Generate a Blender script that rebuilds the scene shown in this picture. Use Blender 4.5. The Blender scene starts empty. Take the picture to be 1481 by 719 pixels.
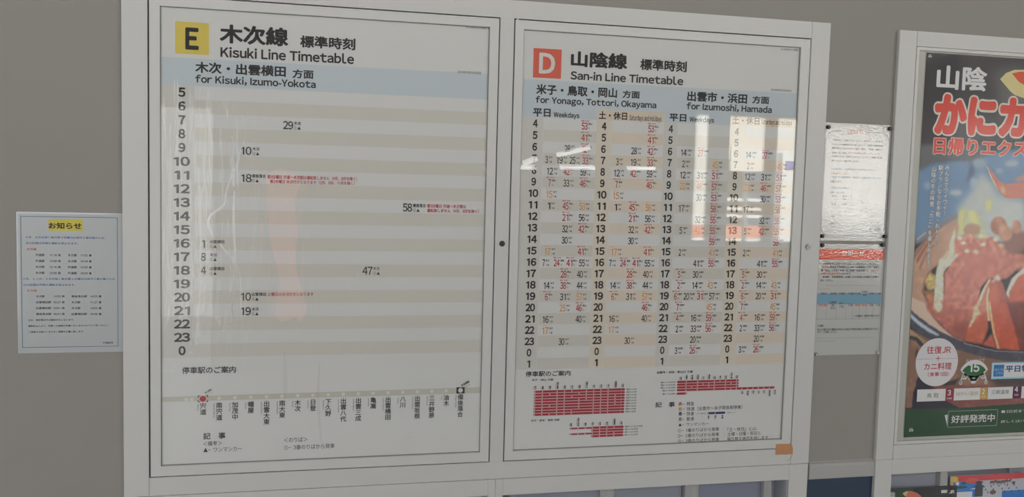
import bpy, bmesh, math, random
import numpy as np
from mathutils import Matrix, Vector

sc = bpy.context.scene
col = sc.collection
random.seed(4)

# ------------------------------------------------------------------ camera, light, exposure
cam_d = bpy.data.cameras.new('camera')
cam_d.sensor_fit = 'HORIZONTAL'; cam_d.sensor_width = 36.0
cam_d.lens = 1324.127 * 36.0 / 1481.0
cam_d.clip_start = 0.02
cam = bpy.data.objects.new('camera', cam_d); col.objects.link(cam)
cam.matrix_world = Matrix(((0.97352583, -0.00832599, -0.22842534, 0.2888),
                           (-0.22707315, 0.07921859, -0.9706504, -2.1),
                           (0.02617716, 0.9968225, 0.07523074, 1.5), (0, 0, 0, 1)))
sc.camera = cam

world = bpy.data.worlds.new('world'); sc.world = world; world.use_nodes = True
bg = world.node_tree.nodes['Background']
bg.inputs['Color'].default_value = (0.80, 0.90, 1.0, 1); bg.inputs['Strength'].default_value = 1.5

def area(name, loc, rot, sx, sy, power, color):
    l = bpy.data.lights.new(name, 'AREA'); l.shape = 'RECTANGLE'; l.size = sx; l.size_y = sy
    l.energy = power; l.color = color
    o = bpy.data.objects.new(name, l); col.objects.link(o); o.location = loc; o.rotation_euler = rot
    return o
# fill added high, overhead and at both sides; daylight at the slim glazed door; the sun on the forecourt outside
area('high_fill', (1.6, -5.02, 3.05), (math.radians(90), 0, 0), 8.6, 0.62, 185, (0.955, 0.985, 1.03))  # unseen soft source added as frontal fill, above what the panes mirror
area('door_daylight', (-0.54, -5.05, 1.0), (math.radians(90), 0, 0), 0.40, 2.0, 5.0, (0.95, 0.98, 1.0))
area('overhead_fill', (0.6, -2.6, 3.33), (0, 0, 0), 3.0, 0.5, 15, (0.96, 0.985, 1.03))  # overhead fill added out of view
area('left_fill', (-2.4, -5.05, 1.25), (math.radians(90), 0, 0), 2.8, 1.8, 160, (0.94, 0.98, 1.04))  # cool fill added to lift the lower wall from the left
area('right_fill', (6.40, -5.05, 1.25), (math.radians(90), 0, 0), 1.0, 1.8, 75, (0.94, 0.98, 1.04))  # fill added to lift the lower right of the wall
sun_d = bpy.data.lights.new('sun', 'SUN'); sun_d.energy = 190; sun_d.angle = .01; sun_d.color = (1, .98, .95)
sun = bpy.data.objects.new('sun', sun_d); col.objects.link(sun); sun.rotation_euler = (math.radians(-42), 0, math.radians(18))

vs = sc.view_settings
vs.view_transform = 'Standard'; vs.look = 'None'; vs.gamma = 1.0; vs.use_curve_mapping = False
vs.exposure = -2.19
sc.cycles.max_bounces = 8; sc.cycles.transparent_max_bounces = 24
sc.cycles.sample_clamp_indirect = 0.0

# ------------------------------------------------------------------ materials
def lin(c):
    c /= 255.0
    return c / 12.92 if c <= 0.04045 else ((c + 0.055) / 1.055) ** 2.4
K = 2.05
def ink(rgb, k=K):
    return tuple(min(0.92, max(0.004, lin(c) * k)) for c in rgb) + (1,)
MATS = {}
def material(name, rgb, rough=0.5, metal=0.0, spec=0.5, coat=0.0, coat_rough=0.04, bump=None, emit=None, k=K, vary=0.0, vcol=False, coat_bump=None):
    if name in MATS: return MATS[name]
    m = bpy.data.materials.new(name); m.use_nodes = True; nt = m.node_tree; N = nt.nodes; L = nt.links
    b = N['Principled BSDF']
    b.inputs['Base Color'].default_value = ink(rgb, k)
    b.inputs['Roughness'].default_value = rough; b.inputs['Metallic'].default_value = metal
    b.inputs['Specular IOR Level'].default_value = spec
    b.inputs['Coat Weight'].default_value = coat; b.inputs['Coat Roughness'].default_value = coat_rough
    geo = N.new('ShaderNodeNewGeometry')
    if vary:
        n = N.new('ShaderNodeTexNoise'); n.inputs['Scale'].default_value = 9; n.inputs['Detail'].default_value = 5
        L.new(geo.outputs['Position'], n.inputs['Vector'])
        mx = N.new('ShaderNodeMix'); mx.data_type = 'RGBA'
        c = ink(rgb, k)
        mx.inputs['A'].default_value = tuple(v * (1 - vary) for v in c[:3]) + (1,)
        mx.inputs['B'].default_value = tuple(min(.92, v * (1 + vary)) for v in c[:3]) + (1,)
        L.new(n.outputs['Fac'], mx.inputs['Factor']); L.new(mx.outputs['Result'], b.inputs['Base Color'])
    if vcol:
        a = N.new('ShaderNodeAttribute'); a.attribute_name = 'print'
        L.new(a.outputs['Color'], b.inputs['Base Color'])
    if bump:
        n = N.new('ShaderNodeTexNoise'); n.inputs['Scale'].default_value = bump[0]; n.inputs['Detail'].default_value = 4
        L.new(geo.outputs['Position'], n.inputs['Vector'])
        bp = N.new('ShaderNodeBump'); bp.inputs['Strength'].default_value = bump[1]; bp.inputs['Distance'].default_value = bump[2]
        L.new(n.outputs['Fac'], bp.inputs['Height']); L.new(bp.outputs['Normal'], b.inputs['Normal'])
    if coat_bump:
        L.new(film_normal(nt, coat_bump), b.inputs['Coat Normal']); b.inputs['Coat IOR'].default_value = 1.9
    if emit:
        b.inputs['Emission Color'].default_value = ink(rgb, k); b.inputs['Emission Strength'].default_value = emit
    MATS[name] = m
    return m

def film_normal(nt, kind):
    """relief of a thin plastic film: crinkles ('laminate') or long vertical creases ('creased'), as a normal."""
    N, L = nt.nodes, nt.links
    geo = N.new('ShaderNodeNewGeometry')
    def noise(scale, stretch, detail, dist=0.0):
        mp = N.new('ShaderNodeMapping'); mp.inputs['Scale'].default_value = stretch
        L.new(geo.outputs['Position'], mp.inputs['Vector'])
        n = N.new('ShaderNodeTexNoise'); n.inputs['Scale'].default_value = scale; n.inputs['Detail'].default_value = detail
        n.inputs['Distortion'].default_value = dist
        L.new(mp.outputs['Vector'], n.inputs['Vector']); return n.outputs['Fac']
    def bump(h, strength, dist, prev=None):
        b = N.new('ShaderNodeBump'); b.inputs['Strength'].default_value = strength; b.inputs['Distance'].default_value = dist
        L.new(h, b.inputs['Height'])
        if prev: L.new(prev, b.inputs['Normal'])
        return b.outputs['Normal']
    def mul(a, b):
        m = N.new('ShaderNodeMath'); m.operation = 'MULTIPLY'; L.new(a, m.inputs[0])
        if isinstance(b, float): m.inputs[1].default_value = b
        else: L.new(b, m.inputs[1])
        return m.outputs[0]
    if kind == 'laminate':
        a = bump(noise(11, (1, 1, 0.6), 2, .4), 1.0, 0.0008)
        return bump(noise(180, (1, 1, 1), 2), 1.0, 0.0003, a)
    if kind == 'flat':
        return bump(noise(3.2, (1, 1, 1), 0), 1.0, 0.0010)
    # creased film: strong towards the left edge, slack elsewhere
    sep = N.new('ShaderNodeSeparateXYZ'); L.new(geo.outputs['Position'], sep.inputs[0])
    mr = N.new('ShaderNodeMapRange'); mr.interpolation_type = 'SMOOTHSTEP'
    mr.inputs['From Min'].default_value = 0.30; mr.inputs['From Max'].default_value = 0.02
    mr.inputs['To Min'].default_value = 0.10; mr.inputs['To Max'].default_value = 1.0
    L.new(sep.outputs['X'], mr.inputs['Value'])
    mz = N.new('ShaderNodeMapRange'); mz.interpolation_type = 'SMOOTHSTEP'
    mz.inputs['From Min'].default_value = 1.72; mz.inputs['From Max'].default_value = 1.62; mz.inputs['To Min'].default_value = .06
    L.new(sep.outputs['Z'], mz.inputs['Value'])
    mm = mul(mr.outputs[0], mz.outputs[0])
    def centred(h):
        m = N.new('ShaderNodeMath'); m.operation = 'SUBTRACT'; L.new(h, m.inputs[0]); m.inputs[1].default_value = .5; return m.outputs[0]
    a = bump(mul(centred(noise(5.0, (2.6, 1, 0.55), 2, .8)), mm), 1.0, 0.006)
    b = bump(mul(centred(noise(26, (2.4, 1, 0.30), 3, 1.2)), mm), 1.0, 0.0016, a)
    return bump(noise(2.2, (1, 1, .8), 1), 1.0, 0.004, b)

def clear(name, tint, ior, rough, film=None):
    """clear pane or film: what it does not mirror at its Fresnel share passes straight through."""
    if name in MATS: return MATS[name]
    m = bpy.data.materials.new(name); m.use_nodes = True; nt = m.node_tree; N = nt.nodes; L = nt.links
    for n in list(N): N.remove(n)
    out = N.new('ShaderNodeOutputMaterial'); mix = N.new('ShaderNodeMixShader')
    t = N.new('ShaderNodeBsdfTransparent'); t.inputs['Color'].default_value = tint
    g = N.new('ShaderNodeBsdfGlossy'); g.inputs['Roughness'].default_value = rough
    f = N.new('ShaderNodeFresnel')
    # both faces of a thin pane mirror alike: undo the inside-out index on back faces
    geo_ = N.new('ShaderNodeNewGeometry'); mv = N.new('ShaderNodeMix'); mv.data_type = 'FLOAT'
    mv.inputs['A'].default_value = ior; mv.inputs['B'].default_value = 1/ior
    L.new(geo_.outputs['Backfacing'], mv.inputs['Factor']); L.new(mv.outputs['Result'], f.inputs['IOR'])
    if film:
        nn = film_normal(nt, film); L.new(nn, g.inputs['Normal'])
    L.new(f.outputs[0], mix.inputs[0]); L.new(t.outputs[0], mix.inputs[1]); L.new(g.outputs[0], mix.inputs[2])
    L.new(mix.outputs[0], out.inputs[0])
    MATS[name] = m
    return m

frame_white = material('white_enamel', (163, 162, 158), .42, bump=(260, .15, .0004))
frame_white2 = material('white_enamel_trim', (166, 165, 161), .40)
beige_mat = material('pale_mat', (150, 149, 142), .6)
dark_gap = material('dark_gap', (40, 36, 34), .9)
wall_paint = material('wall_paint', (121, 118, 112), .85, bump=(420, .35, .0008), vary=.02)
navy = material('navy_panel', (38, 50, 66), .45, bump=(300, .2, .0004))
rail_grey = material('rail_grey', (138, 136, 133), .38)
paper = material('poster_paper', (165, 163, 162), .55, k=2.38)
black_ink = material('black_ink', (34, 30, 30), .6)
grey_ink = material('grey_ink', (90, 88, 84), .6)
red_ink = material('red_ink', (150, 40, 48), .6)
orange_ink = material('orange_ink', (202, 128, 70), .6)
navy_ink = material('navy_ink', (38, 40, 96), .6)
white_ink = material('white_ink', (176, 174, 172), .6)
blue_band = material('blue_band_print', (151, 156, 160), .6, k=2.38)
band_grey = material('grey_band_print', (159, 155, 149), .6, k=2.38)
hour_grey = material('hour_column_print', (159, 156, 152), .6, k=2.38)
orange_band = material('peach_band_print', (169, 157, 146), .6, k=2.38)
orange_hour = material('peach_hour_print', (171, 159, 148), .6, k=2.38)
orange_head = material('peach_head_print', (172, 154, 141), .6, k=2.38)
yellow_sq = material('yellow_square_print', (200, 150, 70), .6, k=2.38)
red_sq = material('red_square_print', (184, 76, 60), .6, k=2.38)
route_red = material('route_bar_red', (140, 32, 42), .6)
line_grey = material('route_line_grey', (150, 146, 136), .6, k=2.38)
glass = clear('glass_pane', (0.995, 1, 0.995, 1), 1.38, 0.0)
film_a = clear('creased_plastic_film', (0.99, 0.99, 0.985, 1), 1.42, 0.012, 'creased')
film_b = clear('plastic_film', (0.99, 0.99, 0.985, 1), 1.50, 0.004, 'flat')
acrylic = clear('acrylic', (0.97, 0.975, 0.985, 1), 1.40, 0.04)
steel = material('chrome', (116, 116, 116), .38, metal=1.0)
dark_steel = material('dark_lock_metal', (70, 68, 64), .35, metal=.8)
pin_black = material('black_plastic', (34, 28, 28), .35)
pin_clear = material('silver_pin', (150, 148, 142), .25, metal=.6)
tape_brown = material('brown_tape', (156, 112, 80), .35, vary=.06)

# ------------------------------------------------------------------ mesh helpers
class MB:
    def __init__(s): s.v = []; s.f = []
    def box(s, x0, x1, y0, y1, z0, z1):
        n = len(s.v)
        s.v += [(x, y, z) for x in (x0, x1) for y in (y0, y1) for z in (z0, z1)]
        s.f += [tuple(n + i for i in q) for q in ((0,1,3,2),(4,6,7,5),(0,4,5,1),(2,3,7,6),(0,2,6,4),(1,5,7,3))]
        return s
    def rect(s, x0, x1, z0, z1, y):
        n = len(s.v); s.v += [(x0,y,z0),(x1,y,z0),(x1,y,z1),(x0,y,z1)]; s.f.append((n,n+1,n+2,n+3)); return s
    def poly(s, pts, y):
        n = len(s.v); s.v += [(x,y,z) for x,z in pts]; s.f.append(tuple(range(n,n+len(pts)))); return s
    def disc(s, x, z, rx, rz, y, k=20):
        return s.poly([(x+rx*math.cos(2*math.pi*i/k), z+rz*math.sin(2*math.pi*i/k)) for i in range(k)], y)
    def ring(s, x, z, r0, r1, y, k=24, a0=0, a1=2*math.pi, sz=1):
        n = len(s.v)
        for i in range(k+1):
            a = a0+(a1-a0)*i/k
            s.v += [(x+r*math.cos(a), y, z+sz*r*math.sin(a)) for r in (r0, r1)]
        s.f += [(n+2*i, n+2*i+1, n+2*i+3, n+2*i+2) for i in range(k)]
        return s
    def cyl(s, x, z, r, y0, y1, k=20, r2=None):
        n = len(s.v); r2 = r if r2 is None else r2
        for i in range(k):
            a = 2*math.pi*i/k
            s.v += [(x+r*math.cos(a), y0, z+r*math.sin(a)), (x+r2*math.cos(a), y1, z+r2*math.sin(a))]
        s.f += [(n+2*i, n+2*((i+1)%k), n+2*((i+1)%k)+1, n+2*i+1) for i in range(k)]
        s.f += [tuple(n+2*i for i in range(k)), tuple(n+2*i+1 for i in reversed(range(k)))]
        return s
    def line(s, a, b, w, y):
        dx, dz = b[0]-a[0], b[1]-a[1]; l = math.hypot(dx, dz) or 1; nx, nz = -dz/l*w/2, dx/l*w/2
        return s.poly([(a[0]-nx,a[1]-nz),(b[0]-nx,b[1]-nz),(b[0]+nx,b[1]+nz),(a[0]+nx,a[1]+nz)], y)
    def build(s, name, mat, parent=None, bevel=0, smooth=False):
        me = bpy.data.meshes.new(name); me.from_pydata(s.v, [], s.f); me.update()
        if bevel:
            bm = bmesh.new(); bm.from_mesh(me)
            bmesh.ops.bevel(bm, geom=list(bm.edges), offset=bevel, segments=2, affect='EDGES')
            bm.to_mesh(me); bm.free()
        else:
            bm = bmesh.new(); bm.from_mesh(me); 
            if s.f and len(s.v) < 4000: bmesh.ops.recalc_face_normals(bm, faces=bm.faces)
            bm.to_mesh(me); bm.free()
        me.materials.append(mat)
        if smooth: me.polygons.foreach_set('use_smooth', [True]*len(me.polygons))
        o = bpy.data.objects.new(name, me); col.objects.link(o)
        if parent is not None:
            o.parent = parent; o.matrix_parent_inverse = Matrix.Translation(-parent.location)
        return o

def thing(name, loc, label, cat, group=None):
    o = bpy.data.objects.new(name, None); o.empty_display_size = .05; col.objects.link(o); o.location = loc
    return tag(o, label, cat, group)
def tag(o, label, cat, group=None):
    o['label'] = label; o['category'] = cat
    if group: o['group'] = group
    return o
def structure(o): o['kind'] = 'structure'; return o

# ------------------------------------------------------------------ lettering
GL = {}
GW = {}
def outline(ch):
    """flat outline of one character, em = 1; Latin is taken from the full-width forms so that it matches the kanji face"""
    if ch in GW: return GW[ch]
    own = {'1': [(.36,0),(.36,.60),(.20,.545),(.20,.615),(.375,.70),(.455,.70),(.455,0)], 'I': [(.2,0),(.2,.733),(.292,.733),(.292,0)],
           '-': [(.2,.22),(.2,.29),(.45,.29),(.45,.22)]}
    if ch in own:
        p = own[ch]; GW[ch] = (np.array(p), [tuple(reversed(range(len(p))))] if ch != '1' else [(6,1,0), (6,5,1), (5,4,1), (4,3,1), (3,2,1)]); return GW[ch]
    c = chr(ord(ch)+0xFEE0) if 33 <= ord(ch) < 127 else ch
    cu = bpy.data.curves.new('t', 'FONT'); cu.body = c; cu.size = 1.0; cu.resolution_u = 3
    o = bpy.data.objects.new('t', cu); me = o.to_mesh()
    n = len(me.vertices); co = np.empty(n*3); me.vertices.foreach_get('co', co); co = co.reshape(-1, 3)[:, :2].copy()
    faces = [tuple(p.vertices) for p in me.polygons]
    o.to_mesh_clear(); bpy.data.objects.remove(o); bpy.data.curves.remove(cu)
    GW[ch] = (co, faces); return GW[ch]
def latin(t): return all(ord(c) < 128 for c in t)
ROUND = {'o': .025, 'e': .02, 'c': .02, 'a': .01, 's': .02, 'O': .02, 'D': .01, 'S': .02, 'T': .035, 'Y': .04, 'y': .035, 'k': .02, 'r': .02, 't': .025, 'f': .03, '-': .02, 'K': .015, 'L': .015, 'z': .02, 'v': .035, 'w': .03}
def glyphs(text, bold):
    key = (text, bold)
    if key in GL: return GL[key]
    cs, fs, n, x = [], [], 0, 0.0
    lat_all = latin(text)
    for ch in text:
        if ch in ' \u3000': x += .30 if ch == ' ' else 1.0; continue
        co, fa = outline(ch)
        if not len(co): x += 1.0; continue
        if ord(ch) < 127:
            lo, hi = co[:, 0].min(), co[:, 0].max()
            if ch.isdigit(): w = .56; dx = x+w/2-(lo+hi)/2; x += w
            else:
                r = ROUND.get(ch, 0); dx = x+.065-r-lo; x += hi-lo+.13-2*r
        else: dx = x; x += 1.0
        cs.append(co+np.array((dx, 0))); fs += [tuple(v+n for v in f) for f in fa]; n += len(co)
    if not cs: return (np.zeros((0, 3)), [])
    co = np.concatenate(cs); co = np.concatenate((co, np.zeros((n, 1))), 1)
    # heavier weights: the glyph laid over itself a little way off to each side, each a hair nearer
    r, k = ((0, 0), (.018, 4), (.032, 8), (.038, 12), (.070, 12), (.120, 18), (.066, 14))[bold]
    if r:
        c0, f0 = co, fs; co, fs = [c0], list(f0)
        for i in range(k):
            a = 2*math.pi*i/k; fs += [tuple(v+n*(i+1) for v in f) for f in f0]; co.append(c0+np.array((r*math.cos(a), r*math.sin(a), -(i+1)*8e-6)))
        co = np.concatenate(co)
    GL[key] = (co, fs)
    return GL[key]
class Print(MB):
    """flat lettering and marks printed on one sheet"""
    def __init__(s, y): super().__init__(); s.y = y
    def put(s, co, faces, ax, bx, az, bz, rot=0, cx=0, cz=0):
        n = len(s.v); X = co[:, 0]*ax+bx; Z = co[:, 1]*az+bz
        if rot:
            c, q = math.cos(rot), math.sin(rot); X, Z = cx+(X-cx)*c-(Z-cz)*q, cz+(X-cx)*q+(Z-cz)*c
        s.v += [(float(a), s.y+float(d), float(b)) for a, b, d in zip(X, Z, co[:, 2])]
        s.f += [tuple(n+i for i in f) for f in faces]
    def text(s, t, x0, x1, zc, h, bold=0, rot=0):
        co, fa = glyphs(t, bold)
        if not len(co): return
        lo, hi = co.min(0), co.max(0); w = max(hi[0]-lo[0], 1e-4)
        ax = (x1-x0)/w; bx = x0-lo[0]*ax
        if latin(t):
            c2, _ = glyphs('8' if t.isdigit() else 'H', bold); l2, h2 = c2.min(0)[1], c2.max(0)[1]
            if not any(c.isalnum() for c in t): l2, h2 = lo[1], hi[1]
            az = h/(h2-l2); bz = zc-h/2-l2*az
        else:
            az = h/(hi[1]-lo[1]); bz = zc-(lo[1]+hi[1])/2*az
        s.put(co, fa, ax, bx, az, bz, rot, (x0+x1)/2, zc)
    def vertical(s, t, xc, ztop, cw, ch, bold=0):
        for i, c in enumerate(t):
            co, fa = glyphs('!' if c == '！' else c, bold)
            if not len(co): continue
            if c in '「」ー〜':
                co = np.stack((co[:,1]+.12, .76-co[:,0], co[:,2]), 1)
            elif c == '！': co = co+np.array((.40, 0, 0))
            s.put(co, fa, cw, xc-cw*.5, ch, ztop-(i+1)*ch+.13*ch)

LAY = {
 'P1_title': [
  ('木次線', 0.1214, 0.2659, 1.7989, 0.0409, 3),
  ('標準時刻', 0.2912, 0.4119, 1.7922, 0.0265, 2),
  ('Kisuki Line Timetable', 0.1232, 0.4094, 1.7591, 0.0211, 2),
  ('E', 0.0509, 0.0784, 1.7841, 0.047, 3),
  ('木次・出雲横田', 0.0711, 0.2612, 1.7241, 0.0239, 2),
  ('方面', 0.2753, 0.3212, 1.7208, 0.0197, 2),
  ('for Kisuki, Izumo-Yokota', 0.0711, 0.3261, 1.699, 0.0158, 2),
 ],
 'P1_small': [
  ('2019年3月16日改正', 0.6445, 0.7006, 1.7435, 0.0063, 0),
  ('S-429002 印刷 有', 0.6622, 0.719, 1.8465, 0.0056, 0),
  ('木次', 0.2793, 0.295, 1.6118, 0.0079, 1),
  ('①▲', 0.2794, 0.2943, 1.6012, 0.0073, 0),
  ('木次', 0.1908, 0.2063, 1.5523, 0.0079, 1),
  ('①▲', 0.1909, 0.2056, 1.5417, 0.0073, 0),
  ('備後落合', 0.1901, 0.2199, 1.4928, 0.0079, 1),
  ('①▲', 0.1901, 0.2049, 1.482, 0.0073, 0),
  ('備後落合', 0.5471, 0.5775, 1.4343, 0.0083, 1),
  ('①▲', 0.5473, 0.5633, 1.4231, 0.0076, 0),
  ('出雲横田', 0.1016, 0.1323, 1.3462, 0.0079, 1),
  ('①▲', 0.1016, 0.1161, 1.3356, 0.0073, 0),
  ('木次', 0.1016, 0.117, 1.3172, 0.008, 1),
  ('①▲', 0.1016, 0.1162, 1.3065, 0.0073, 0),
  ('出雲横田', 0.1017, 0.1324, 1.2866, 0.008, 1),
  ('①▲', 0.1017, 0.1162, 1.2759, 0.0074, 0),
  ('出雲横田', 0.1908, 0.2221, 1.2293, 0.0081, 1),
  ('①▲', 0.1909, 0.2058, 1.2185, 0.0075, 0),
  ('木次', 0.191, 0.2066, 1.196, 0.0081, 1),
  ('①▲', 0.191, 0.2059, 1.1852, 0.0075, 0),
  ('木次', 0.4584, 0.4734, 1.288, 0.0083, 1),
  ('①▲', 0.4586, 0.4744, 1.277, 0.0077, 0),
 ],
 'P1_departures': [
  ('29', 0.2561, 0.2778, 1.6069, 0.0183, 1),
  ('10', 0.1674, 0.1891, 1.5475, 0.0182, 1),
  ('18', 0.1676, 0.1896, 1.4876, 0.0183, 1),
  ('58', 0.5241, 0.5456, 1.4294, 0.0191, 1),
  ('1', 0.0851, 0.0917, 1.3414, 0.0183, 1),
  ('8', 0.083, 0.0932, 1.3124, 0.0183, 1),
  ('4', 0.083, 0.0938, 1.2826, 0.0184, 1),
  ('10', 0.1686, 0.1894, 1.2241, 0.0186, 1),
  ('19', 0.1683, 0.1895, 1.1915, 0.0187, 1),
  ('47', 0.4342, 0.4574, 1.2829, 0.0191, 1),
 ],
 'P1_red': [
  ('第3日曜日 宍道〜木次間は運転致しません（4月、8月を除く）', 0.2228, 0.4194, 1.4918, 0.0087, 1),
  ('第2木曜日 木次行きとなります（2月、8月、11月を除く）', 0.2288, 0.4144, 1.4816, 0.0087, 1),
  ('第3日曜日 宍道〜木次間は', 0.5799, 0.6716, 1.4339, 0.0087, 1),
  ('運転致しません（4月、8月を除く）', 0.5801, 0.7024, 1.4233, 0.0087, 1),
  ('土曜日は木次行きとなります', 0.2251, 0.3258, 1.2294, 0.0085, 1),
 ],
 'P1_notes': [
  ('停車駅のご案内', 0.0436, 0.1574, 1.0602, 0.0156, 1),
  ('記\u3000事', 0.0883, 0.1356, 0.9106, 0.015, 1),
  ('＜備考＞', 0.0883, 0.1282, 0.8936, 0.011, 0),
  ('▲−ワンマンカー', 0.0883, 0.1714, 0.8791, 0.0103, 0),
  ('＜のりば＞', 0.2636, 0.3151, 0.8949, 0.0113, 0),
  ('①−3番のりばから発車', 0.2633, 0.3764, 0.8773, 0.0113, 0),
 ],
 'P2_title': [
  ('山陰線', 0.9154, 1.0567, 1.7888, 0.0372, 3),
  ('標準時刻', 1.0895, 1.2103, 1.7849, 0.0269, 2),
  ('San-in Line Timetable', 0.9155, 1.2025, 1.7496, 0.019, 2),
  ('米子・鳥取・岡山', 0.8329, 1.0334, 1.7135, 0.0242, 2),
  ('方面', 1.0472, 1.0916, 1.7116, 0.0183, 2),
  ('for Yonago, Tottori, Okayama', 0.8318, 1.1349, 1.6887, 0.0149, 2),
  ('出雲市・浜田', 1.2144, 1.3747, 1.7148, 0.0248, 2),
  ('方面', 1.3887, 1.435, 1.7139, 0.019, 2),
  ('for Izumoshi, Hamada', 1.2138, 1.4434, 1.6905, 0.0158, 2),
 ],
 'P2_head': [
  ('平日', 0.8263, 0.8695, 1.6589, 0.0194, 2),
  ('Weekdays', 0.8771, 0.9407, 1.6556, 0.0116, 2),
  ('土・休日', 0.9895, 1.0609, 1.6591, 0.0191, 2),
  ('Saturdays and Holidays', 1.0669, 1.1494, 1.6562, 0.0122, 1),
  ('平日', 1.1698, 1.2146, 1.661, 0.0186, 2),
  ('Weekdays', 1.2229, 1.2883, 1.6586, 0.012, 2),
  ('土・休日', 1.337, 1.4111, 1.6611, 0.019, 2),
  ('Saturdays and Holidays', 1.4158, 1.5009, 1.6603, 0.0123, 1),
 ],
 'P2_white': [
  ('D', 0.8379, 0.8772, 1.7743, 0.0486, 2),
 ],
 'P2_notes': [
  ('2019年3月16日改正', 1.4379, 1.4953, 1.7405, 0.0057, 0),
  ('S-429001 印刷 有', 1.4605, 1.5167, 1.8419, 0.0053, 0),
  ('停車駅のご案内', 0.8259, 0.9386, 1.034, 0.0135, 1),
  ('米子・岡山 方面', 0.842, 0.8955, 1.0191, 0.0052, 1),
  ('米子・倉吉・鳥取 方面', 0.8428, 0.9141, 0.9194, 0.0052, 1),
  ('出雲市・浜田・新山口 方面', 1.1631, 1.2591, 1.0302, 0.0064, 1),
  ('記\u3000事', 1.1627, 1.2144, 0.9482, 0.0135, 1),
  ('−特急', 1.2361, 1.2665, 0.9485, 0.0101, 0),
  ('−快速（出雲市〜米子間各駅停車）', 1.2366, 1.4, 0.9353, 0.0101, 0),
  ('−快速', 1.2372, 1.267, 0.9229, 0.0101, 0),
  ('黒−普通', 1.2256, 1.2676, 0.9095, 0.0101, 0),
  ('▲−ワンマンカー', 1.2259, 1.3086, 0.8954, 0.008, 0),
  ('①−1番のりばから発車', 1.225, 1.3379, 0.8805, 0.0095, 0),
  ('②−2番のりばから発車', 1.2255, 1.3385, 0.8669, 0.0095, 0),
  ('③−3番のりばから発車', 1.2261, 1.3392, 0.8535, 0.0096, 0),
  ('「土・休日」とは、', 1.3615, 1.445, 0.8783, 0.0097, 0),
  ('土曜・日曜・祝日と', 1.3622, 1.4547, 0.866, 0.0097, 0),
  ('振り替え休日を指します', 1.3615, 1.4769, 0.8531, 0.0097, 0),
 ],
 'P2_red': [
  ('赤', 1.2239, 1.2339, 0.9489, 0.01, 1),
 ],
 'P2_orange': [
  ('橙', 1.2245, 1.2345, 0.9356, 0.01, 1),
 ],
 'P2_navy': [
  ('青', 1.225, 1.235, 0.9232, 0.0101, 1),
 ],
 'C_script': [
  ('山陰', 1.9122, 2.066, 1.7968, 0.0636, 2),
 ],
 'C_red': [
  ('かにカニ', 1.9131, 2.2967, 1.7007, 0.1036, 4),
 ],
 'C_red_small': [
  ('日帰りエクスプレス', 1.9153, 2.3573, 1.6178, 0.0457, 3),
 ],
 'C_circle': [
  ('往復JR', 1.9325, 2.0069, 1.0735, 0.0214, 0),
  ('+', 1.9612, 1.977, 1.0502, 0.0132, 0),
  ('カニ料理', 1.9267, 2.0123, 1.0288, 0.0195, 0),
  ('（食事1回）', 1.9399, 2.0045, 1.0071, 0.012, 0),
 ],
 'C_white': [
  ('15', 2.0679, 2.1004, 1.0231, 0.0255, 3),
  ('おかげさまで', 2.0563, 2.1155, 1.0422, 0.0083, 0),
  ('お客さま プラス', 2.1486, 2.1783, 1.0153, 0.0064, 0),
  ('プラス', 2.153, 2.1768, 1.0057, 0.0064, 0),
  ('3', 2.0048, 2.0154, 0.9555, 0.0154, 2),
  ('時間', 2.0036, 2.0189, 0.9397, 0.0053, 0),
  ('2', 2.1133, 2.1225, 0.9556, 0.0155, 2),
  ('時間', 2.1126, 2.1261, 0.9412, 0.0054, 0),
  ('4', 2.2187, 2.2297, 0.9592, 0.0157, 2),
  ('時間', 2.2184, 2.2316, 0.9435, 0.0054, 0),
  ('好評発売中', 2.0216, 2.1604, 0.8815, 0.022, 1),
  ('■3日前までに最寄りの駅で', 2.1805, 2.3689, 0.8977, 0.0087, 0),
  ('詳しくはパンフレットをご覧ください', 2.1805, 2.4491, 0.8697, 0.0082, 0),
 ],
 'C_blue': [
  ('平日特典', 2.1842, 2.2886, 1.0171, 0.0187, 2),
 ],
 'C_dark': [
  ('鳥 取', 1.9409, 1.9773, 0.9494, 0.0127, 0),
  ('三朝温泉', 2.1443, 2.2014, 0.9529, 0.0118, 0),
 ],
 'C_gold': [
  ('はわい温泉', 2.0326, 2.1025, 0.9516, 0.0112, 0),
 ],
 'N1_title': [
  ('お知らせ', -0.2247, -0.1598, 1.3768, 0.0135, 2),
 ],
 'N1_blue': [
  ('４月、８月を除く毎月第３日曜日は保守工事作業のため、', -0.2692, -0.1124, 1.3516, 0.0049, 1),
  ('次の区間は列車の運転を取止めます。', -0.2699, -0.1666, 1.3392, 0.0049, 1),
  ('９月、１１月、２月を除く毎月第２木曜日は保守工事作業のため', -0.2754, -0.094, 1.2631, 0.0049, 1),
  ('次の区間は列車の運転を取止めます。', -0.2756, -0.1734, 1.2503, 0.0049, 1),
 ],
 'N1_red': [
  ('木次線', -0.2682, -0.2488, 1.3262, 0.0057, 1),
  ('木次線', -0.2687, -0.2491, 1.238, 0.0057, 1),
 ],
 'N1_black': [
  ('宍道駅', -0.2508, -0.2329, 1.3141, 0.0055, 1),
  ('11:18 発', -0.2231, -0.2013, 1.3139, 0.0051, 1),
  ('木次駅', -0.1877, -0.1695, 1.3139, 0.0056, 1),
  ('11:52 着', -0.1623, -0.1405, 1.3139, 0.0052, 1),
  ('宍道駅', -0.251, -0.233, 1.3014, 0.0055, 1),
  ('13:58 発', -0.2233, -0.2014, 1.3012, 0.0051, 1),
  ('木次駅', -0.1878, -0.1696, 1.3011, 0.0056, 1),
  ('14:34 着', -0.1624, -0.1406, 1.3011, 0.0052, 1),
  ('木次駅', -0.2511, -0.2332, 1.2887, 0.0055, 1),
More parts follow.
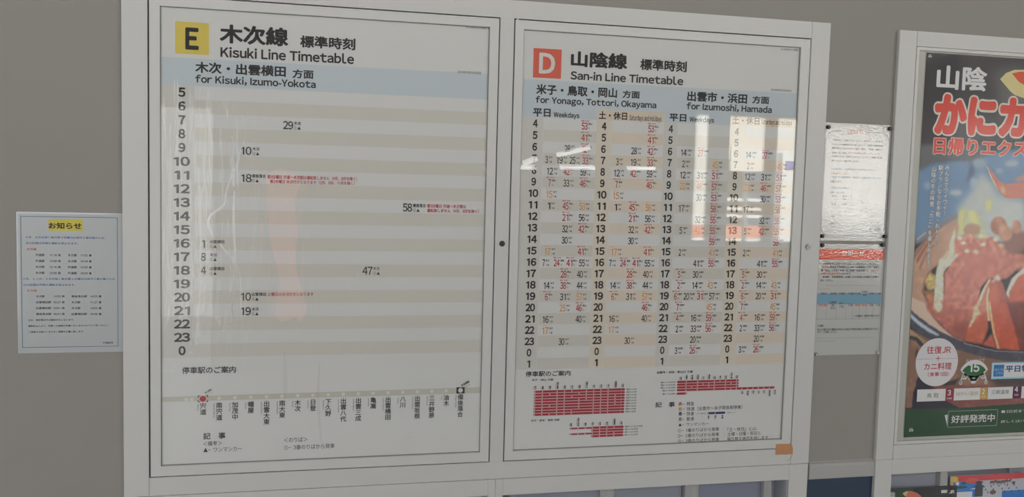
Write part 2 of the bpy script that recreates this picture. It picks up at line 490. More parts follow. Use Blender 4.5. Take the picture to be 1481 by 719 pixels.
  ('12:16 発', -0.2234, -0.2016, 1.2884, 0.0051, 1),
  ('宍道駅', -0.1879, -0.1697, 1.2883, 0.0056, 1),
  ('12:50 着', -0.1625, -0.1407, 1.2882, 0.0052, 1),
  ('木次駅', -0.2513, -0.2333, 1.276, 0.0055, 1),
  ('13:56 発', -0.2236, -0.2017, 1.2756, 0.0052, 1),
  ('宍道駅', -0.1881, -0.1698, 1.2755, 0.0056, 1),
  ('14:29 着', -0.1626, -0.1408, 1.2753, 0.0052, 1),
  ('木次駅', -0.2507, -0.2338, 1.2257, 0.0052, 1),
  ('11:53 発', -0.2168, -0.1946, 1.2256, 0.0052, 1),
  ('備後落合駅', -0.1813, -0.1502, 1.2254, 0.0052, 1),
  ('14:33 着', -0.1438, -0.1214, 1.2253, 0.0052, 1),
  ('出雲横田駅', -0.2508, -0.221, 1.2131, 0.0052, 1),
  ('10:27 発', -0.217, -0.1947, 1.2129, 0.0052, 1),
  ('木次駅', -0.1814, -0.1633, 1.2127, 0.0052, 1),
  ('11:27 着', -0.1439, -0.1215, 1.2125, 0.0052, 1),
  ('出雲横田駅', -0.251, -0.2211, 1.2004, 0.0052, 1),
  ('13:01 発', -0.2171, -0.1948, 1.2002, 0.0052, 1),
  ('木次駅', -0.1815, -0.1634, 1.2, 0.0052, 1),
  ('13:55 着', -0.144, -0.1216, 1.1997, 0.0052, 1),
  ('備後落合駅', -0.2511, -0.2212, 1.1877, 0.0052, 1),
  ('14:41 発', -0.2172, -0.195, 1.1875, 0.0052, 1),
  ('出雲横田駅', -0.1816, -0.1505, 1.1872, 0.0052, 1),
  ('15:48 着', -0.1441, -0.1216, 1.1869, 0.0052, 1),
  ('なお、両区間以外の輸送をおこないます。', -0.2662, -0.1765, 1.1749, 0.0042, 1),
  ('運転休止により、列車への接続は考慮いたしませんのでご了承ください。', -0.2669, -0.1078, 1.1621, 0.0042, 1),
  ('ご迷惑をお掛けしますがご理解をお願い致します。', -0.2661, -0.1571, 1.1493, 0.0044, 1),
  ('宍道駅長', -0.1197, -0.0983, 1.1239, 0.0045, 1),
 ],
 'N2_red': [
  ('お知らせ', 1.6632, 1.7263, 1.6458, 0.0103, 1),
  ('多少の遅れがございます。', 1.6666, 1.7648, 1.5907, 0.0049, 1),
  ('ご確認ください。', 1.6198, 1.6739, 1.5373, 0.0049, 1),
 ],
 'N2_black': [
  ('\u3000JR西日本をご利用くださいまして、ありがとうございます。', 1.6199, 1.7683, 1.6226, 0.0049, 1),
  ('\u3000このたびの時刻改正に伴いまして、列車の運転時刻', 1.6197, 1.7676, 1.6117, 0.0049, 1),
  ('運転時刻は下記のとおりご案内「特急」「快速」各駅にて', 1.6197, 1.7674, 1.6016, 0.0049, 1),
  ('普通列車。なお、お客様の', 1.6203, 1.6638, 1.5898, 0.0049, 1),
  ('お客様には大変ご迷惑をおかけいたしますが、ご理解ご協力を', 1.6207, 1.7682, 1.5811, 0.0049, 1),
  ('賜りますよう、お願い申し上げます。', 1.6207, 1.7013, 1.5697, 0.0049, 1),
  ('お願いします。', 1.6205, 1.6529, 1.5163, 0.0049, 1),
  ('□詳しくはこちら', 1.6213, 1.6621, 1.4883, 0.0049, 1),
  ('平日', 1.6274, 1.6404, 1.479, 0.0044, 1),
  ('休日', 1.6579, 1.6699, 1.4791, 0.0045, 1),
  ('8:00', 1.6598, 1.6676, 1.4717, 0.0045, 1),
  ('15:00', 1.6272, 1.6396, 1.4592, 0.0045, 1),
  ('17:00', 1.6583, 1.6706, 1.4593, 0.0045, 1),
  ('お客様', 1.6277, 1.6388, 1.4269, 0.0045, 1),
  ('※駅窓口にて', 1.6233, 1.6469, 1.4076, 0.0045, 1),
  ('宍 道 駅', 1.741, 1.7751, 1.3948, 0.0065, 1),
 ],
 'N2_blue': [
  ('このほか詳しくは駅係員までおたずねください。', 1.6206, 1.7504, 1.5487, 0.0049, 1),
  ('ご案内できる時刻表は「駅窓口」に備え付けてあります。', 1.6204, 1.7716, 1.5282, 0.005, 1),
  ('ご利用案内のお問合せ', 1.622, 1.6753, 1.5003, 0.0049, 1),
 ],
 'N3_white': [
  ('お知らせ', 1.6648, 1.7307, 1.3317, 0.0138, 1),
 ],
 'N3_black': [
  ('\u3000JR西日本をご利用くださいまして、ありがとうございます。', 1.6114, 1.7714, 1.3042, 0.0057, 1),
  ('普通電車時刻表の木次線「出雲横田」行き「出雲」', 1.6314, 1.7752, 1.2956, 0.0057, 1),
  ('通「松江」行きは、宍道〜松江駅間「快速列車」に', 1.6071, 1.7459, 1.2865, 0.0057, 1),
  ('となります。', 1.6659, 1.6947, 1.2783, 0.0057, 1),
  ('\u3000来待駅・玉造温泉駅へお越しのお客様は宍道駅でお乗り', 1.6118, 1.7769, 1.2698, 0.0058, 1),
  ('換えください。', 1.6065, 1.6435, 1.2606, 0.0057, 1),
  ('列車名', 1.6085, 1.627, 1.2261, 0.0052, 1),
  ('始発駅', 1.6378, 1.6562, 1.2262, 0.0053, 1),
  ('終着駅', 1.6621, 1.6808, 1.2261, 0.0053, 1),
  ('宍道駅', 1.6883, 1.7065, 1.2261, 0.0053, 1),
  ('松江駅', 1.7087, 1.7259, 1.226, 0.0053, 1),
  ('玉造温', 1.7283, 1.7462, 1.2308, 0.0053, 1),
  ('泉駅', 1.7326, 1.744, 1.2226, 0.0053, 1),
  ('来待駅', 1.7498, 1.7661, 1.2259, 0.0053, 1),
  ('乃木駅', 1.7682, 1.7873, 1.2258, 0.0053, 1),
  ('出雲横', 1.6367, 1.6557, 1.2031, 0.0061, 1),
  ('田', 1.6427, 1.6505, 1.1955, 0.0061, 1),
  ('5:51', 1.6398, 1.6544, 1.188, 0.0061, 1),
  ('松江', 1.6649, 1.6784, 1.2005, 0.0061, 1),
  ('7:52', 1.6654, 1.6789, 1.1918, 0.0061, 1),
  ('7:26', 1.6911, 1.7046, 1.1957, 0.0061, 1),
  ('7:38', 1.7525, 1.7651, 1.1954, 0.0061, 1),
  ('7:38', 1.7725, 1.7857, 1.1953, 0.0061, 1),
  ('※宍道駅は一部時刻が変わります', 1.7109, 1.7853, 1.1669, 0.0061, 1),
  ('（注意）', 1.6045, 1.6235, 1.1418, 0.0061, 1),
  ('松江方面行きの電車は平日と土休日で時刻が異なる列車があります', 1.605, 1.7841, 1.1318, 0.0061, 1),
  ('ので、ご注意ください。', 1.6054, 1.6637, 1.1254, 0.0061, 1),
 ],
 'N3_red': [
  ('平日は', 1.6082, 1.6304, 1.2953, 0.0057, 1),
  ('は米子で', 1.7535, 1.7739, 1.2867, 0.0058, 1),
  ('出雲市発着が運休', 1.6076, 1.6648, 1.2783, 0.0057, 1),
  ('快速', 1.6048, 1.6293, 1.1957, 0.006, 1),
  ('通過', 1.7109, 1.7274, 1.1956, 0.0061, 1),
  ('通過', 1.7297, 1.7467, 1.1955, 0.0061, 1),
 ],
}

CRAB = [
 ('p',(52,48,52),[(1983.0,1866.4),(2175.4,1877.3),(2208.2,1722.7),(2109.9,1657.8),(2001.1,1619.3),(1949.9,1634.8)],30,0,0),
 ('p',(88,86,86),[(2077.0,1820.3),(2198.3,1844.0),(2208.9,1714.0),(2127.0,1701.9)],30,0,0),
 ('p',(84,116,150),[(1856.8,1579.3),(1947.5,1578.8),(2046.0,1598.3),(2217.4,1623.9),(2238.4,1367.0),(1871.4,1363.3)],10,0,0),
 ('p',(72,72,78),[(1854.1,1618.3),(2075.1,1625.8),(2062.8,1582.2),(2032.0,1578.0),(1985.4,1583.2),(1932.3,1578.3),(1877.5,1550.5),(1859.8,1533.7)],8,0,0),
 ('p',(60,80,110),[(2031.5,1584.6),(2047.7,1575.2),(2042.7,1538.5),(2021.0,1518.0),(2026.8,1544.7)],5,0,0),
 ('p',(150,162,168),[(2012.9,1496.2),(2011.5,1493.1),(2007.1,1490.4),(2000.4,1488.6),(1992.3,1487.8),(1984.2,1488.2),(1977.2,1489.8),(1972.5,1492.3),(1970.6,1495.3),(1972.0,1498.3),(1976.4,1501.0),(1983.1,1502.9),(1991.2,1503.7),(1999.3,1503.3),(2006.3,1501.7),(2011.1,1499.2)],5,0,0),
 ('p',(140,152,164),[(2183.1,1579.1),(2181.7,1575.5),(2177.2,1572.3),(2170.3,1570.1),(2162.1,1569.1),(2153.7,1569.6),(2146.5,1571.4),(2141.5,1574.3),(2139.6,1577.9),(2141.0,1581.5),(2145.4,1584.7),(2152.3,1586.9),(2160.6,1587.9),(2169.0,1587.4),(2176.2,1585.6),(2181.2,1582.7)],5,0,0),
 ('p',(135,152,168),[(2054.7,1523.8),(2054.3,1518.1),(2052.3,1513.1),(2049.0,1509.8),(2045.0,1508.6),(2040.7,1509.6),(2037.0,1512.8),(2034.2,1517.6),(2033.0,1523.3),(2033.4,1529.0),(2035.4,1533.9),(2038.7,1537.2),(2042.7,1538.5),(2047.0,1537.5),(2050.7,1534.3),(2053.5,1529.5)],5,0,0),
 ('p',(120,145,168),[(1914.1,1512.1),(1913.6,1508.6),(1911.5,1505.5),(1908.2,1503.5),(1904.2,1502.7),(1900.1,1503.3),(1896.5,1505.2),(1894.0,1508.1),(1893.0,1511.6),(1893.5,1515.1),(1895.6,1518.2),(1898.9,1520.2),(1902.9,1521.0),(1907.0,1520.4),(1910.6,1518.5),(1913.1,1515.6)],5,0,0),
 ('p',(135,150,165),[(2136.0,1557.7),(2135.3,1554.8),(2132.7,1552.4),(2128.8,1550.7),(2124.0,1550.0),(2119.2,1550.4),(2114.9,1551.9),(2112.0,1554.2),(2110.9,1557.0),(2111.6,1559.8),(2114.1,1562.3),(2118.1,1564.0),(2122.9,1564.7),(2127.7,1564.2),(2131.9,1562.8),(2134.9,1560.5)],5,0,0),
 ('p',(120,140,155),[(2082.7,1576.2),(2081.3,1571.1),(2076.6,1566.6),(2069.2,1563.5),(2060.4,1562.2),(2051.4,1563.0),(2043.6,1565.7),(2038.3,1569.8),(2036.1,1574.8),(2037.5,1579.9),(2042.2,1584.4),(2049.6,1587.5),(2058.4,1588.8),(2067.4,1588.0),(2075.2,1585.4),(2080.6,1581.2)],5,0,0),
 ('p',(164,170,166),[(2005.6,1464.5),(2045.2,1505.3),(2064.8,1555.7),(2106.4,1523.4),(2132.6,1490.5),(2212.9,1482.0),(2222.2,1366.8),(2001.3,1364.6)],16,0.05,60),
 ('p',(164,170,132),[(2004.4,1454.4),(2025.4,1458.2),(2041.7,1448.4),(2057.0,1452.1),(2074.1,1432.2),(2093.1,1388.8),(2079.2,1365.4),(1999.3,1364.6)],5,0.1,120),
 ('p',(182,180,118),[(2006.8,1447.8),(2022.3,1448.1),(2020.6,1391.3),(2003.2,1391.0)],4,0,0),
 ('p',(182,182,122),[(2086.3,1477.7),(2105.9,1478.1),(2104.2,1449.6),(2088.5,1449.3)],6,0,0),
 ('p',(190,188,130),[(2035.8,1448.3),(2057.5,1445.4),(2072.2,1405.3),(2036.1,1418.3)],6,0,0),
 ('p',(180,106,90),[(2081.2,1571.2),(2090.8,1563.1),(2121.4,1533.2),(2141.9,1522.6),(2209.1,1529.3),(2212.6,1486.1),(2156.9,1483.6),(2144.7,1487.4),(2123.4,1507.1),(2097.0,1543.2)],1,0.08,150),
 ('p',(206,160,120),[(2127.3,1517.2),(2142.7,1512.5),(2148.1,1494.2),(2133.8,1500.6)],3,0,0),
 ('p',(222,178,150),[(2081.2,1570.2),(2085.6,1564.6),(2101.2,1540.0),(2121.2,1510.4),(2117.1,1511.9),(2095.0,1543.2)],1,0,0),
 ('p',(168,118,106),[(2172.6,1536.8),(2207.2,1552.9),(2209.0,1531.0),(2177.2,1528.5)],6,0,0),
 ('p',(166,130,108),[(1880.3,1343.7),(1923.3,1380.6),(1959.6,1407.6),(1996.4,1431.5),(2008.2,1401.6),(1997.1,1341.3),(1966.3,1314.3),(1922.6,1280.7),(1908.7,1233.9),(1933.0,1186.8),(1952.2,1160.1),(1885.1,1160.7),(1873.9,1213.9),(1874.4,1290.5)],3,0.07,60),
 ('p',(112,110,114),[(1879.9,1376.3),(1921.7,1403.3),(1958.6,1422.1),(2001.4,1442.7),(2002.3,1429.4),(1959.7,1407.1),(1923.0,1385.1),(1879.5,1354.8)],3,0,0),
 ('p',(160,166,172),[(1882.8,1373.0),(1907.4,1389.8),(1909.6,1386.6),(1882.4,1368.0)],2,0,0),
 ('p',(140,88,68),[(1882.1,1317.1),(1909.7,1357.2),(1941.9,1387.4),(1944.2,1382.5),(1914.0,1350.6),(1886.8,1303.9)],2,0,0),
 ('p',(150,104,84),[(1892.5,1297.3),(1911.1,1337.3),(1943.3,1367.5),(1945.6,1362.5),(1915.3,1330.7),(1897.2,1284.0)],2,0,0),
 ('p',(136,96,80),[(1874.3,1332.0),(1908.7,1372.1),(1940.9,1402.4),(1943.1,1397.4),(1912.9,1365.5),(1878.9,1318.8)],2,0,0),
 ('p',(134,84,58),[(1908.7,1233.9),(1909.0,1257.3),(1929.6,1290.7),(1935.5,1287.4),(1913.3,1250.6),(1914.4,1233.9),(1947.1,1232.1),(1945.5,1227.1),(1911.2,1225.5)],2,0,0),
 ('p',(164,104,68),[(1914.9,1227.2),(1945.5,1227.1),(1942.1,1193.5),(1928.2,1200.3)],3,0.1,120),
 ('p',(174,152,92),[(1912.8,1257.3),(1926.2,1284.0),(1948.1,1272.4),(1947.9,1237.2),(1924.0,1233.8)],3,0.15,140),
 ('p',(190,186,160),[(1994.7,1401.4),(1982.4,1357.9),(1983.6,1341.2),(1965.6,1324.3),(1954.5,1317.6),(1945.4,1284.1),(1946.0,1247.2),(1942.6,1186.8),(1968.6,1173.1),(1976.3,1200.0),(1970.4,1284.1),(1997.1,1314.4),(2011.2,1334.7),(2002.0,1354.7),(1997.8,1401.5)],2,0.2,110),
 ('p',(178,104,90),[(1998.3,1378.1),(2015.5,1381.6),(2046.1,1388.7),(2078.9,1368.9),(2093.6,1382.5),(2117.7,1376.1),(2142.5,1362.8),(2172.0,1342.6),(2229.0,1332.8),(2232.4,1291.7),(2196.4,1288.1),(2173.9,1267.6),(2142.5,1260.7),(2110.2,1267.5),(2088.6,1240.3),(2078.9,1158.9),(1952.2,1160.1),(1972.0,1179.8),(1974.2,1213.5),(1972.5,1280.8),(1997.1,1314.4),(1999.1,1341.3)],3,0.22,95),
 ('p',(180,104,92),[(2006.6,1291.0),(2082.2,1325.0),(2128.8,1335.5),(2133.0,1281.1),(2070.8,1267.5),(2036.8,1250.5)],20,0.1,40),
 ('p',(214,178,150),[(2046.6,1340.0),(2046.1,1337.9),(2044.4,1336.2),(2041.7,1335.0),(2038.4,1334.5),(2035.1,1334.9),(2032.2,1336.1),(2030.3,1337.8),(2029.5,1339.8),(2030.0,1341.9),(2031.7,1343.7),(2034.4,1344.9),(2037.6,1345.3),(2040.9,1344.9),(2043.8,1343.8),(2045.8,1342.0)],2.5,0.2,150),
 ('p',(214,178,150),[(2054.9,1385.5),(2054.4,1383.4),(2052.7,1381.6),(2050.0,1380.4),(2046.7,1380.0),(2043.4,1380.4),(2040.6,1381.5),(2038.6,1383.2),(2037.8,1385.3),(2038.3,1387.3),(2040.0,1389.1),(2042.7,1390.3),(2045.9,1390.7),(2049.3,1390.4),(2052.1,1389.2),(2054.1,1387.5)],2.5,0.2,150),
 ('p',(214,178,150),[(2086.5,1382.5),(2086.0,1380.4),(2084.3,1378.6),(2081.5,1377.4),(2078.3,1377.0),(2074.9,1377.4),(2072.1,1378.5),(2070.1,1380.2),(2069.2,1382.3),(2069.8,1384.3),(2071.5,1386.1),(2074.2,1387.3),(2077.5,1387.8),(2080.8,1387.4),(2083.7,1386.2),(2085.7,1384.5)],2.5,0.2,150),
 ('p',(214,178,150),[(2102.5,1379.3),(2102.0,1377.2),(2100.2,1375.4),(2097.5,1374.2),(2094.2,1373.8),(2090.9,1374.2),(2088.0,1375.3),(2086.0,1377.0),(2085.2,1379.1),(2085.7,1381.2),(2087.4,1382.9),(2090.1,1384.1),(2093.4,1384.6),(2096.8,1384.2),(2099.7,1383.1),(2101.7,1381.3)],2.5,0.2,150),
 ('p',(214,178,150),[(2020.7,1375.0),(2020.2,1372.9),(2018.4,1371.2),(2015.7,1370.0),(2012.5,1369.6),(2009.2,1369.9),(2006.4,1371.1),(2004.4,1372.8),(2003.6,1374.8),(2004.1,1376.9),(2005.8,1378.6),(2008.5,1379.8),(2011.7,1380.3),(2015.0,1379.9),(2017.9,1378.8),(2019.9,1377.0)],2.5,0.2,150),
 ('p',(214,178,150),[(2074.1,1338.5),(2073.6,1336.4),(2071.9,1334.7),(2069.2,1333.5),(2065.9,1333.0),(2062.6,1333.4),(2059.7,1334.6),(2057.7,1336.3),(2056.9,1338.4),(2057.4,1340.4),(2059.1,1342.2),(2061.8,1343.4),(2065.1,1343.8),(2068.4,1343.4),(2071.3,1342.3),(2073.3,1340.6)],2.5,0.2,150),
 ('p',(214,178,150),[(2134.6,1372.9),(2134.1,1370.8),(2132.4,1369.0),(2129.6,1367.8),(2126.3,1367.4),(2123.0,1367.7),(2120.0,1368.9),(2118.0,1370.6),(2117.2,1372.7),(2117.7,1374.8),(2119.5,1376.5),(2122.2,1377.7),(2125.5,1378.2),(2128.8,1377.8),(2131.8,1376.7),(2133.8,1374.9)],2.5,0.2,150),
 ('p',(214,178,150),[(2096.2,1358.9),(2095.7,1356.9),(2093.9,1355.1),(2091.2,1353.9),(2087.9,1353.5),(2084.6,1353.8),(2081.7,1355.0),(2079.7,1356.7),(2078.9,1358.8),(2079.4,1360.9),(2081.1,1362.6),(2083.8,1363.8),(2087.1,1364.3),(2090.4,1363.9),(2093.3,1362.7),(2095.3,1361.0)],2.5,0.2,150),
 ('p',(214,178,150),[(1992.8,1304.4),(1992.3,1302.3),(1990.6,1300.5),(1988.0,1299.4),(1984.7,1298.9),(1981.5,1299.3),(1978.6,1300.5),(1976.6,1302.2),(1975.9,1304.3),(1976.4,1306.3),(1978.1,1308.1),(1980.7,1309.3),(1984.0,1309.7),(1987.2,1309.3),(1990.1,1308.1),(1992.1,1306.4)],2.5,0.2,150),
 ('p',(214,178,150),[(2010.6,1326.3),(2010.1,1324.2),(2008.4,1322.5),(2005.7,1321.3),(2002.5,1320.9),(1999.2,1321.2),(1996.4,1322.4),(1994.4,1324.1),(1993.6,1326.2),(1994.1,1328.2),(1995.8,1330.0),(1998.5,1331.2),(2001.7,1331.6),(2005.0,1331.2),(2007.9,1330.1),(2009.8,1328.3)],2.5,0.2,150),
 ('p',(214,178,150),[(2033.3,1361.7),(2032.8,1359.7),(2031.1,1357.9),(2028.4,1356.7),(2025.1,1356.3),(2021.8,1356.6),(2019.0,1357.8),(2017.0,1359.5),(2016.2,1361.6),(2016.7,1363.6),(2018.4,1365.4),(2021.1,1366.6),(2024.3,1367.0),(2027.6,1366.6),(2030.5,1365.5),(2032.5,1363.8)],2.5,0.2,150),
 ('p',(214,178,150),[(2155.8,1356.1),(2155.3,1354.0),(2153.5,1352.2),(2150.8,1351.0),(2147.5,1350.6),(2144.1,1351.0),(2141.2,1352.1),(2139.1,1353.9),(2138.3,1356.0),(2138.8,1358.0),(2140.6,1359.8),(2143.3,1361.0),(2146.6,1361.5),(2150.0,1361.1),(2152.9,1359.9),(2155.0,1358.2)],2.5,0.2,150),
 ('p',(214,170,140),[(1965.2,1329.3),(1979.8,1341.1),(1988.3,1329.5),(1977.5,1319.4)],3,0.2,120),
 ('p',(206,196,180),[(1978.8,1300.9),(2007.3,1334.6),(2010.8,1329.6),(1986.5,1301.0)],2,0.2,140),
 ('p',(160,122,94),[(2075.9,1398.7),(2074.3,1392.5),(2068.9,1387.2),(2060.6,1383.6),(2050.5,1382.2),(2040.3,1383.3),(2031.4,1386.7),(2025.3,1391.9),(2022.8,1398.0),(2024.4,1404.1),(2029.7,1409.4),(2038.1,1413.0),(2048.1,1414.4),(2058.3,1413.3),(2067.2,1410.0),(2073.4,1404.8)],3,0,0),
 ('p',(152,96,78),[(2159.1,1409.9),(2157.9,1400.3),(2152.8,1392.1),(2144.8,1386.6),(2134.9,1384.6),(2124.7,1386.3),(2115.9,1391.7),(2109.6,1399.7),(2106.9,1409.2),(2108.1,1418.8),(2113.2,1426.9),(2121.2,1432.5),(2131.0,1434.5),(2141.1,1432.8),(2150.1,1427.5),(2156.4,1419.5)],2,0.06,60),
 ('p',(124,78,70),[(2232.3,1367.1),(2230.1,1354.0),(2221.9,1342.8),(2208.7,1335.3),(2192.8,1332.6),(2176.5,1335.0),(2162.3,1342.3),(2152.4,1353.3),(2148.2,1366.2),(2150.4,1379.2),(2158.6,1390.3),(2171.6,1397.8),(2187.4,1400.6),(2203.7,1398.3),(2218.0,1391.1),(2228.0,1380.1)],8,0,0),
 ('p',(168,118,94),[(2177.9,1389.8),(2176.8,1381.7),(2172.5,1374.9),(2165.6,1370.2),(2157.2,1368.5),(2148.6,1370.0),(2141.0,1374.5),(2135.6,1381.3),(2133.3,1389.3),(2134.4,1397.3),(2138.7,1404.2),(2145.5,1408.8),(2153.9,1410.5),(2162.5,1409.1),(2170.1,1404.6),(2175.5,1397.8)],2,0.06,60),
 ('p',(162,112,90),[(2205.3,1407.2),(2204.7,1399.9),(2201.9,1393.7),(2197.3,1389.5),(2191.6,1387.9),(2185.7,1389.3),(2180.4,1393.4),(2176.6,1399.5),(2174.9,1406.8),(2175.5,1414.0),(2178.3,1420.2),(2182.9,1424.4),(2188.6,1426.0),(2194.5,1424.6),(2199.8,1420.6),(2203.6,1414.4)],2,0.06,60),
 ('p',(190,150,122),[(2152.1,1403.1),(2151.7,1399.2),(2150.1,1395.8),(2147.4,1393.6),(2144.2,1392.8),(2140.8,1393.5),(2137.8,1395.7),(2135.6,1399.0),(2134.7,1402.8),(2135.0,1406.7),(2136.7,1410.0),(2139.3,1412.3),(2142.6,1413.1),(2146.0,1412.4),(2149.0,1410.2),(2151.1,1406.9)],7,0,0),
 ('p',(182,138,110),[(2139.7,1424.9),(2138.9,1423.0),(2136.5,1421.5),(2132.7,1420.4),(2128.2,1420.0),(2123.6,1420.3),(2119.7,1421.2),(2117.0,1422.7),(2116.0,1424.5),(2116.7,1426.3),(2119.2,1427.9),(2122.9,1429.0),(2127.4,1429.4),(2132.0,1429.1),(2135.9,1428.2),(2138.6,1426.7)],7,0,0),
 ('p',(190,142,112),[(2187.8,1415.4),(2187.7,1412.0),(2186.7,1409.2),(2185.0,1407.2),(2182.9,1406.5),(2180.7,1407.2),(2178.8,1409.1),(2177.3,1411.9),(2176.6,1415.3),(2176.8,1418.6),(2177.8,1421.5),(2179.4,1423.5),(2181.5,1424.2),(2183.7,1423.5),(2185.7,1421.6),(2187.1,1418.8)],6,0,0),
 ('p',(184,112,90),[(2065.7,1151.9),(2076.4,1192.7),(2096.5,1240.3),(2114.2,1267.5),(2128.7,1259.0),(2114.8,1233.4),(2123.1,1151.3)],2,0.12,90),
 ('p',(212,178,150),[(2068.6,1165.5),(2079.8,1199.5),(2098.3,1242.0),(2112.3,1265.8),(2118.5,1263.4),(2104.7,1236.9),(2088.0,1196.0),(2076.5,1165.4)],2,0.25,140),
 ('p',(152,76,62),[(2119.1,1151.3),(2108.1,1233.4),(2119.2,1253.9),(2142.3,1264.1),(2157.0,1253.9),(2169.1,1226.5),(2195.2,1150.6)],2,0.08,60),
 ('p',(184,96,76),[(2122.3,1151.3),(2113.1,1230.0),(2123.4,1250.5),(2140.8,1257.3),(2148.2,1212.8),(2163.0,1150.9)],8,0,0),
 ('p',(222,186,156),[(2115.9,1151.4),(2108.5,1213.0),(2108.9,1233.4),(2115.2,1243.7),(2115.2,1213.0),(2123.9,1151.3)],1.5,0.2,140),
 ('p',(216,186,168),[(2122.9,1257.3),(2133.6,1272.6),(2143.2,1277.8),(2150.5,1260.7),(2134.4,1262.4),(2127.1,1253.9)],3,0.2,150),
 ('p',(180,90,70),[(2191.2,1150.6),(2175.0,1212.7),(2194.0,1267.6),(2232.1,1295.1),(2243.8,1150.1)],3,0.1,60),
 ('p',(214,192,172),[(2169.1,1226.5),(2186.0,1267.6),(2220.0,1295.1),(2232.1,1295.1),(2232.7,1287.5),(2202.0,1267.6),(2182.6,1233.3),(2179.3,1209.3)],2,0.25,140),
 ('p',(166,90,76),[(1917.4,1203.7),(2071.6,1202.9),(2072.0,1149.4),(2057.5,1124.3),(2048.8,1094.5),(2015.4,1106.0),(1966.2,1141.1),(1924.3,1181.9)],9,0.2,95),
 ('p',(196,180,150),[(1973.4,1190.9),(1972.7,1185.0),(1970.0,1179.9),(1965.6,1176.6),(1960.2,1175.4),(1954.7,1176.7),(1949.8,1180.1),(1946.4,1185.2),(1944.9,1191.1),(1945.6,1197.1),(1948.3,1202.1),(1952.7,1205.4),(1958.0,1206.6),(1963.6,1205.4),(1968.4,1202.0),(1971.9,1196.9)],4,0.25,120),
 ('p',(136,66,56),[(1995.1,1137.6),(2041.1,1149.7),(2070.8,1139.9),(2055.5,1102.3),(2014.9,1112.3)],12,0,0),
 ('p',(172,82,60),[(2072.6,1165.1),(2111.8,1177.5),(2120.7,1133.1),(2112.1,1101.4),(2104.1,1085.7),(2048.0,1095.4),(2056.8,1133.8)],3,0.08,60),
 ('p',(212,172,140),[(2069.2,1162.0),(2070.9,1187.2),(2078.0,1199.7),(2086.2,1177.6),(2097.9,1168.1),(2083.5,1165.0),(2065.6,1136.8),(2057.0,1130.6)],3,0.3,150),
 ('p',(108,48,42),[(2154.0,1202.5),(2239.6,1202.1),(2250.8,1064.0),(2194.2,1068.2)],6,0.1,60),
 ('p',(176,76,54),[(2116.5,1202.7),(2172.5,1202.4),(2204.1,1132.1),(2228.1,1066.1),(2152.9,1073.7),(2139.0,1110.6)],4,0.08,60),
 ('p',(216,158,110),[(2113.6,1202.7),(2121.6,1202.7),(2143.0,1116.9),(2161.1,1073.6),(2152.9,1073.7),(2136.9,1113.8)],1.5,0.15,150),
 ('p',(168,76,66),[(2103.5,1085.1),(2135.6,1117.0),(2151.1,1073.8)],3,0.15,120),
 ('p',(186,162,146),[(1875.4,1216.2),(1917.7,1200.6),(1928.0,1178.8),(1966.2,1141.1),(2015.4,1106.0),(2050.6,1094.4),(2030.6,1094.7),(1978.6,1117.5),(1930.4,1143.9),(1876.9,1179.2)],2,0,0),
 ('p',(116,84,68),[(1863.9,1137.5),(1933.0,1107.1),(2024.9,1074.3),(2286.5,1044.0),(2298.0,903.9),(1878.6,917.3)],2,0.12,50),
 ('p',(60,60,72),[(1874.9,1182.3),(1930.4,1144.6),(1978.5,1118.4),(2045.1,1094.5),(2097.3,1078.8),(2153.2,1070.2),(2284.9,1062.8),(2287.3,1034.3),(2174.1,1039.8),(2099.2,1054.0),(2025.0,1072.7),(1980.4,1092.4),(1933.2,1104.0),(1907.5,1117.5),(1878.1,1135.8)],1.5,0.1,70),
 ('p',(166,176,190),[(1875.5,1173.6),(1905.2,1151.0),(1931.0,1135.2),(1969.9,1114.1),(1961.2,1111.1),(1928.2,1125.3),(1902.3,1141.1),(1876.3,1162.2)],2,0,0),
 ('p',(110,112,122),[(2045.3,1092.3),(2153.4,1067.7),(2285.1,1060.9),(2285.2,1058.9),(2153.6,1065.1),(2045.6,1088.2)],1,0,0),
 ('p',(150,122,94),[(1874.7,1132.8),(1928.3,1097.8),(1916.4,1090.2),(1876.2,1111.0)],2,0,0),
 ('p',(46,42,46),[(1876.0,1114.1),(1901.0,1109.1),(1921.9,1088.6),(1913.4,1082.5),(1898.2,1098.3),(1876.6,1104.8)],2,0,0),
 ('p',(50,44,48),[(1899.1,1074.9),(1905.0,1076.4),(1904.9,1051.4),(1897.4,1057.8)],2,0,0),
 ('p',(36,32,46),[(1906.7,973.4),(1905.4,991.9),(1918.4,1010.4),(1936.8,1000.6),(1971.0,971.7),(1971.9,958.7),(1907.6,960.5)],2,0,0),
 ('p',(34,30,44),[(1897.4,914.5),(1898.8,959.0),(1911.1,995.3),(1928.9,994.8),(1973.8,949.0),(2048.8,912.3),(2049.2,906.9)],2,0,0),
 ('p',(112,62,58),[(1950.8,978.5),(2061.8,983.6),(2313.4,947.4),(2316.6,909.2),(2048.8,912.3),(1995.6,937.8)],4,0.1,60),
 ('p',(42,38,42),[(1984.8,980.5),(2023.8,989.0),(2052.0,1001.0),(2047.2,991.6),(2024.8,976.3),(1995.9,975.1)],2,0,0),
 ('p',(60,46,50),[(2125.4,999.2),(2288.9,1014.8),(2293.1,963.1),(2161.2,966.6)],10,0,0),
 ('p',(132,98,80),[(2051.5,1007.3),(2118.5,993.0),(2142.2,973.2),(2054.0,973.9),(2031.6,982.4)],6,0,0),
 ('p',(27,58,36),[(1863.6,914.3),(2048.8,912.3),(2315.7,920.1),(2677.0,925.9),(2700.6,681.5),(1876.2,722.9)],0.8,0,0),
]

